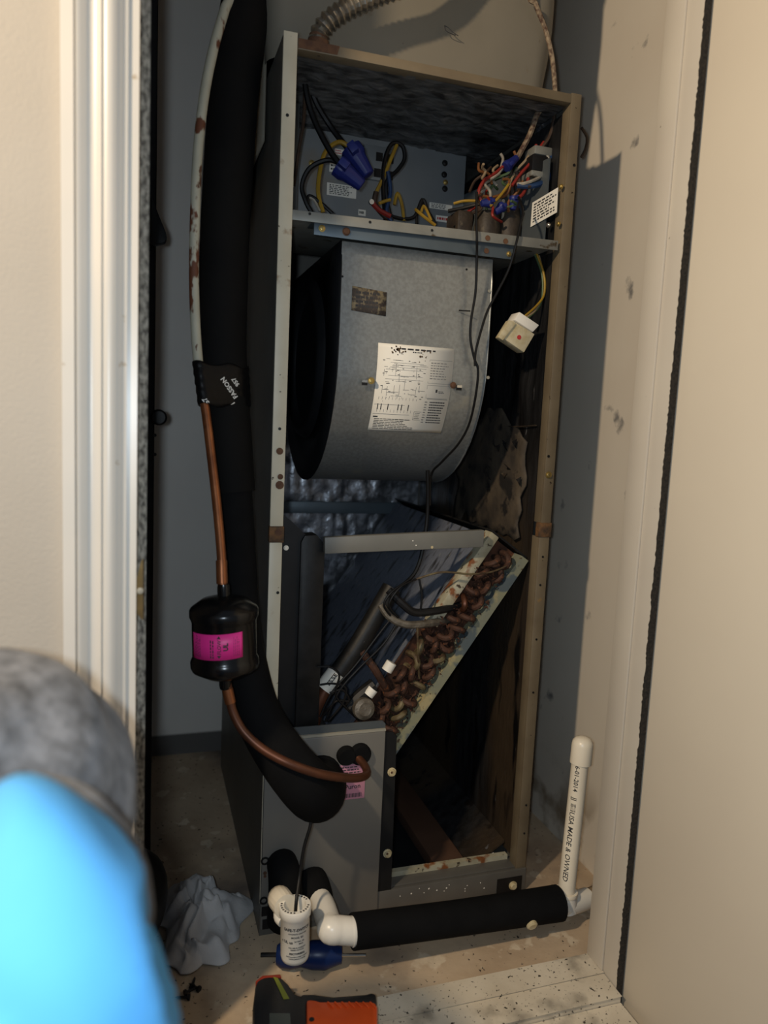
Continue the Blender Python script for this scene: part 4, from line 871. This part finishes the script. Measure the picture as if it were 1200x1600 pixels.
# dark bundle behind the jamb
def bag(u, v):
    a = 2*PI*u; b = PI*v; n_ = 1+.08*noise.noise(Vector((math.cos(a)*1.5, math.sin(a)*1.5, b)))
    return Vector((-.215+.085*n_*math.sin(b)*math.cos(a), .02+.10*n_*math.sin(b)*math.sin(a), .075-.074*n_*math.cos(b)))
bg = MB().grid(bag, 32, 18).build('tool_bag', 'channel_black', base=(-.215, .02, 0), smooth=3, merge=True)
tag(bg, 'dark rounded bundle on the floor between the left jamb and the rag', 'bag')
# removed dark metal door leaning on the left
rp = thing('removed_panel', 'dark metal panel standing on end behind the left jamb', 'panel', (-.20, .30, 0))
pxr = lambda px, py: A(px, py, .25)
MB().box((-.30, .25, 0), (-.1515, .268, 1.62)).build('panel_sheet', 'channel_black', rp, bevel=.003)
MB().prism([A(236, 305, .235), A(248, 335, .235), A(259, 362, .235), A(261, 372, .235), A(258, 379, .235), A(246, 382, .235), A(234, 383, .235)], (0, .016, 0)).build('bracket', 'black_plastic', rp, bevel=.002)
MB().lathe([(0, 0), (.012, 0), (.013, .006), (.010, .012), (0, .013)], align(A(248, 652, .249), FRONT), 18).build('knob', 'black_plastic', rp)
for py in (680, 710): MB().lathe([(0, 0), (.0028, 0), (.0028, .001), (0, .001)], align(A(242, py, .2495), FRONT), 10).build('screw_hole', 'ink', rp)
# blue handled screwdriver under the switch
sd_ = thing('screwdriver', 'dark blue handled screwdriver lying under the float switch', 'screwdriver', A(480, 1505, z=0))
ha, hb = A(432, 1492, z=.020), A(534, 1492, z=.020)
hm = align(ha, hb-ha); hl = (hb-ha).length
MB().lathe([(0, 0), (.012, 0), (.0165, .006), (.0185, .02), (.0150, .035), (.0185, .05), (.0190, hl*.75), (.0150, hl-.012), (.011, hl), (0, hl)], hm, 14).build('handle', 'blue_plastic', sd_)
MB().tube([hb-(hb-ha).normalized()*.004, hb+(hb-ha).normalized()*.034], .0022, 8).build('shaft', 'steel_bright', sd_)
MB().tube([ha+(hb-ha).normalized()*.004, ha-(hb-ha).normalized()*.022], .0030, 8).build('shaft', 'channel_black', sd_)
# screws
for i, (px, py, a) in enumerate(((288, 1552, .4), (300, 1543, 1.3), (312, 1546, 2.3), (297, 1558, 2.9))):
    p = A(px, py, z=.0035); d_ = Vector((math.cos(a), math.sin(a), 0)); m = align(p, d_)
    s_ = MB().lathe([(0, 0), (.0042, 0), (.0042, .003), (.0019, .0032), (.0016, .016), (0, .020)], m, 8).build('loose_screw', 'channel_black', base=p)
    tag(s_, 'small dark screw lying on the floor in front of the rag', 'screw', 'loose screws in front of the rag')
# infrared thermometer lying on its side
gun = thing('infrared_thermometer', 'black and orange handheld infrared thermometer lying on the sill', 'thermometer', A(490, 1590, z=.004))
GZ = .048
def G(px, py, z=GZ): return A(px, py, z=z)
def slabz(name, mat, pts, z1, z0, bev, parent=gun):
    return MB().prism([G(a, b, z1) for a, b in pts], (0, 0, z0-z1)).build(name, mat, parent, bevel=bev)
slabz('housing', 'tool_black', [(400, 1530), (415, 1524), (440, 1524), (452, 1536), (463, 1552), (480, 1556), (482, 1660), (440, 1690), (404, 1690), (396, 1640), (395, 1570)], GZ, .005, .006)
slabz('grip_spine', 'tool_black', [(470, 1553), (490, 1553), (520, 1557), (572, 1553), (580, 1550), (588, 1553), (589, 1568), (520, 1570), (470, 1570)], GZ-.002, .006, .003)
gp = slabz('grip', 'orange_grip', [(478, 1559), (494, 1561), (500, 1563), (586, 1563), (590, 1570), (590, 1625), (582, 1640), (500, 1640), (479, 1655)], GZ+.002, .005, .005)
for i in range(7):
    px = 512+i*11; a, b = G(px, 1566, GZ+.0022), G(px+9, 1574, GZ+.0024); MB().tube([a, (a+b)/2+Vector((0, 0, .0005)), b], .0012, 6).build('grip_rib', 'orange_grip', gp)
MB().lathe([(0, 0), (.0032, 0), (.0032, .0006), (0, .0006)], Matrix.Translation(G(487, 1593, GZ+.0022)), 12).build('grip_screw', 'tool_black', gp)
slabz('stripe', 'lime_print', [(427, 1526), (434, 1528), (452, 1560), (443, 1561)], GZ+.0006, GZ-.001, 0)
slabz('display', 'screen', [(421, 1583), (453, 1583), (456, 1625), (421, 1625)], GZ+.0006, GZ-.001, 0)
slabz('lens_ring', 'tool_red', [(399, 1533), (410, 1524), (438, 1522), (440, 1526), (414, 1527), (402, 1536)], GZ-.004, .012, .001)

# ================================================================ PERSON crouching at the jamb, back to the camera
def skin_mesh(name, chains, mat, parent, sub=2, root=0):
    verts = []; edges = []; rad = []; idx = {}
    def vid(p, r):
        k = tuple(round(c_, 4) for c_ in p)
        if k not in idx: idx[k] = len(verts); verts.append(p); rad.append(r)
        return idx[k]
    for ch_ in chains:
        ids = [vid(p[:3], p[3]) for p in ch_]
        edges += [(a, b) for a, b in zip(ids, ids[1:]) if a != b]
    me = bpy.data.meshes.new(name); me.from_pydata(verts, edges, [])
    o = bpy.data.objects.new(name, me); COL.objects.link(o); o.modifiers.new('skin', 'SKIN')
    sv = me.skin_vertices[0].data
    for i, r_ in enumerate(rad): sv[i].radius = (r_, r_) if not isinstance(r_, tuple) else r_
    for i in range(len(verts)): sv[i].use_root = (i == root)
    o.modifiers[0].use_smooth_shade = True
    sd2 = o.modifiers.new('sub', 'SUBSURF'); sd2.levels = sub; sd2.render_levels = sub
    dg = bpy.context.evaluated_depsgraph_get(); m2 = bpy.data.meshes.new_from_object(o.evaluated_get(dg))
    bpy.data.objects.remove(o); bpy.data.meshes.remove(me)
    org = wloc(parent) if parent else Vector()
    for v in m2.vertices: v.co -= org
    for p in m2.polygons: p.use_smooth = True
    m2.materials.clear(); m2.materials.append(MATS[mat]); o = bpy.data.objects.new(name, m2); COL.objects.link(o); o.parent = parent; return o
pe = thing('person', 'blurred person in a bright blue shirt and mottled grey cap crouching by the doorway', 'person', (-.40, -.66, -.14))
HC = A(-22, 1246, -.50)                        # head centre
BK = A(-128, 1668, -.70)                       # upper back, rounded towards the camera
nk = HC+Vector((-.02, -.075, -.065)); sc = BK+Vector((-.035, .03, -.055)); SRr = BK+Vector((.020, .055, -.10)); SLl = BK+Vector((-.27, .03, -.09))
pel = Vector((BK.x-.11, -.93, .02)); ch1 = sc.lerp(pel, .30); ch2 = sc.lerp(pel, .7)
def t4(v, r): return (v.x, v.y, v.z, r)
def arm(S, side):
    E = S+Vector((side*.05, .12, -.22)); Wr = E+Vector((-side*.06, .20, -.07)); return E, Wr
Er, Wr = Vector((-.272, -.555, .265)), Vector((-.248, -.425, .295)); El, Wl = SLl+Vector((-.06, .10, -.20)), SLl+Vector((.02, .30, -.24))  # unseen right arm, posed forward to block lamp light on the floor
HR, HL = pel+Vector((.09, .0, 0)), pel+Vector((-.09, 0, 0)); KR, KL = pel+Vector((.11, .36, .05)), pel+Vector((-.15, .36, .07)); AR, AL = pel+Vector((.10, .05, -.10)), pel+Vector((-.13, .10, -.09))
AR.z = AL.z = -.085
def hand(Wp, side):
    d = Vector((0, .8, -.5)).normalized(); s_ = Vector((side, 0, 0)); pm = Wp+d*.045; out = [[t4(Wp, .024), t4(pm, .026)]]
    for k_, ln in enumerate((.068, .078, .072, .056)):
        b0 = pm+d*.03+s_*(.027-.018*k_); b1 = b0+d*ln*.5+Vector((0, 0, -.010)); b2 = b1+d*ln*.35+Vector((0, -.006, -.022))
        out.append([t4(pm, .026), t4(b0, .0095), t4(b1, .009), t4(b2, .008)])
    t0 = Wp+d*.03+s_*.032; out.append([t4(pm, .026), t4(t0, .011), t4(t0+d*.03+s_*.012, .0095), t4(t0+d*.055+s_*.006, .0085)])
    return out
chains = [[t4(pel, .12), t4(ch2, .125), t4(ch1, .13), t4(sc, .10), t4(BK, .095), t4(nk, .055), t4(HC+Vector((-.01, -.02, -.05)), .07), t4(HC, .080), t4(HC+Vector((.0, .025, .045)), .050)],
          [t4(HC, .080), t4(HC+Vector((.02, .085, -.035)), .030), t4(HC+Vector((.022, .105, -.045)), .012)],
          [t4(BK, .095), t4(SRr, .062), t4(Er, .043), t4(Wr, .027)], [t4(sc, .10), t4(SLl, .062), t4(El, .043), t4(Wl, .027)],
          [t4(pel, .12), t4(HR, .095), t4(KR, .062), t4(AR, .045), t4(AR+Vector((0, -.10, -.02)), .030)], [t4(pel, .12), t4(HL, .095), t4(KL, .062), t4(AL, .045), t4(AL+Vector((0, -.10, -.02)), .030)]]
chains += hand(Wr, -1)[0:]+hand(Wl, 1)[0:]
body = skin_mesh('body', chains, 'skin', pe)
for sx2 in (-1, 1):
    MB().lathe([(0, 0), (.020, .002), (.024, .008), (.016, .012), (0, .008)], align(HC+Vector((sx2*.076, .015, -.03)), (sx2, -.3, 0)), 14).build('ear', 'skin', body)
# shirt: loose over torso and upper arms
def shirt_fn(C_, ax3, R3, folds, ph, lo_, hi_):
    def fn(u, v):
        a = 2*PI*u; b = lo_+(hi_-lo_)*v; d = Vector((math.sin(b)*math.cos(a), math.sin(b)*math.sin(a), math.cos(b)))
        f_ = 1+folds*(noise.noise(Vector((d.x*2.6+ph, d.y*1.2, d.z*2.2)))+.6*abs(noise.noise(Vector((d.x*7+ph, d.y*1.6, d.z*1.3)))))
        return C_+ax3 @ Vector((d.x*R3[0]*f_, d.y*R3[1]*f_, d.z*R3[2]*f_))
    return fn
def blob(mb, p, r): mb.lathe([(r*math.sin(PI*i/14), -r*math.cos(PI*i/14)) for i in range(15)], Matrix.Translation(p), 20)
def cloth(name, mat, blobs, tubes, vox=.009, fold=.0):
    mb = MB()
    for p, r in blobs: blob(mb, p, r)
    for pts, rs_ in tubes: mb.tube(pts, rs_, 20, True, 4)
    o = mb.build(name, mat, pe); md = o.modifiers.new('r', 'REMESH'); md.mode = 'VOXEL'; md.voxel_size = vox; md.use_smooth_shade = True
    sm2 = o.modifiers.new('s', 'SMOOTH'); sm2.iterations = 8; sm2.factor = .5
    m2 = bpy.data.meshes.new_from_object(o.evaluated_get(bpy.context.evaluated_depsgraph_get())); o.modifiers.clear(); old = o.data; o.data = m2; bpy.data.meshes.remove(old)
    if fold:
        for v, nr in zip(m2.vertices, [v.normal.copy() for v in m2.vertices]):
            q = v.co; t_ = q.x*.80+q.y*.25+q.z*.55
            v.co += nr*fold*(1.4*noise.noise(Vector((t_*17, (q.z-q.x)*3.5, q.y*4)))-abs(noise.noise(Vector((t_*26, (q.z-q.x)*5, q.y*5+3))))*1.5)
    for p in m2.polygons: p.use_smooth = True
    return o
cloth('shirt', 'shirt_blue', [(BK, .108), (A(88, 1528, -.665), .066), (A(-20, 1500, -.68), .080), (sc, .112), (SRr, .080), (SLl, .090)],
      [([pel, ch2, ch1, sc, BK+Vector((.0, .02, -.01))], [.15, .155, .150, .118, .098]), ([BK+Vector((.0, .02, -.03)), SRr, SRr.lerp(Er, .75)], [.098, .078, .062]), ([sc, SLl, SLl.lerp(El, .75)], [.11, .085, .066]), ([Er, Er.lerp(Wr, .85)], [.056, .046])], .008, .020)
cloth('collar', 'cap_knit', [(nk, .078), (A(105, 1405, -.60), .052), (A(40, 1380, -.60), .06)], [([BK.lerp(nk, .45), nk, HC.lerp(nk, .6)], [.092, .078, .070])], .008, .004)
skin_mesh('trousers', [[t4(pel, .135), t4(HR, .108), t4(KR, .074), t4(AR, .056)], [t4(pel, .135), t4(HL, .108), t4(KL, .074), t4(AL, .056)]], 'trousers', pe)
for Ak in (AR, AL):
    skin_mesh('shoe', [[t4(Ak+Vector((0, .03, -.015)), .042), t4(Ak+Vector((0, -.08, -.018)), .036), t4(Ak+Vector((0, -.15, -.025)), .028)]], 'shoe', pe)
# knitted cap with slouching folds
def capfn(u, v):
    a = 2*PI*u; b = PI*.62*v; d = Vector((math.sin(b)*math.cos(a), math.sin(b)*math.sin(a), math.cos(b)))
    tl = Matrix.Rotation(.35, 3, 'X') @ d
    f_ = 1+.032*math.sin(b*8+2.6*math.sin(a+.6))+.03*noise.noise(d*2.2)+(.03 if v > .86 else 0)
    return HC+Vector((tl.x*.090, tl.y*.100, tl.z*.092))*f_
cap = MB().grid(capfn, 64, 40).build('cap', 'cap_knit', pe, smooth=3, merge=True, solid=.004)
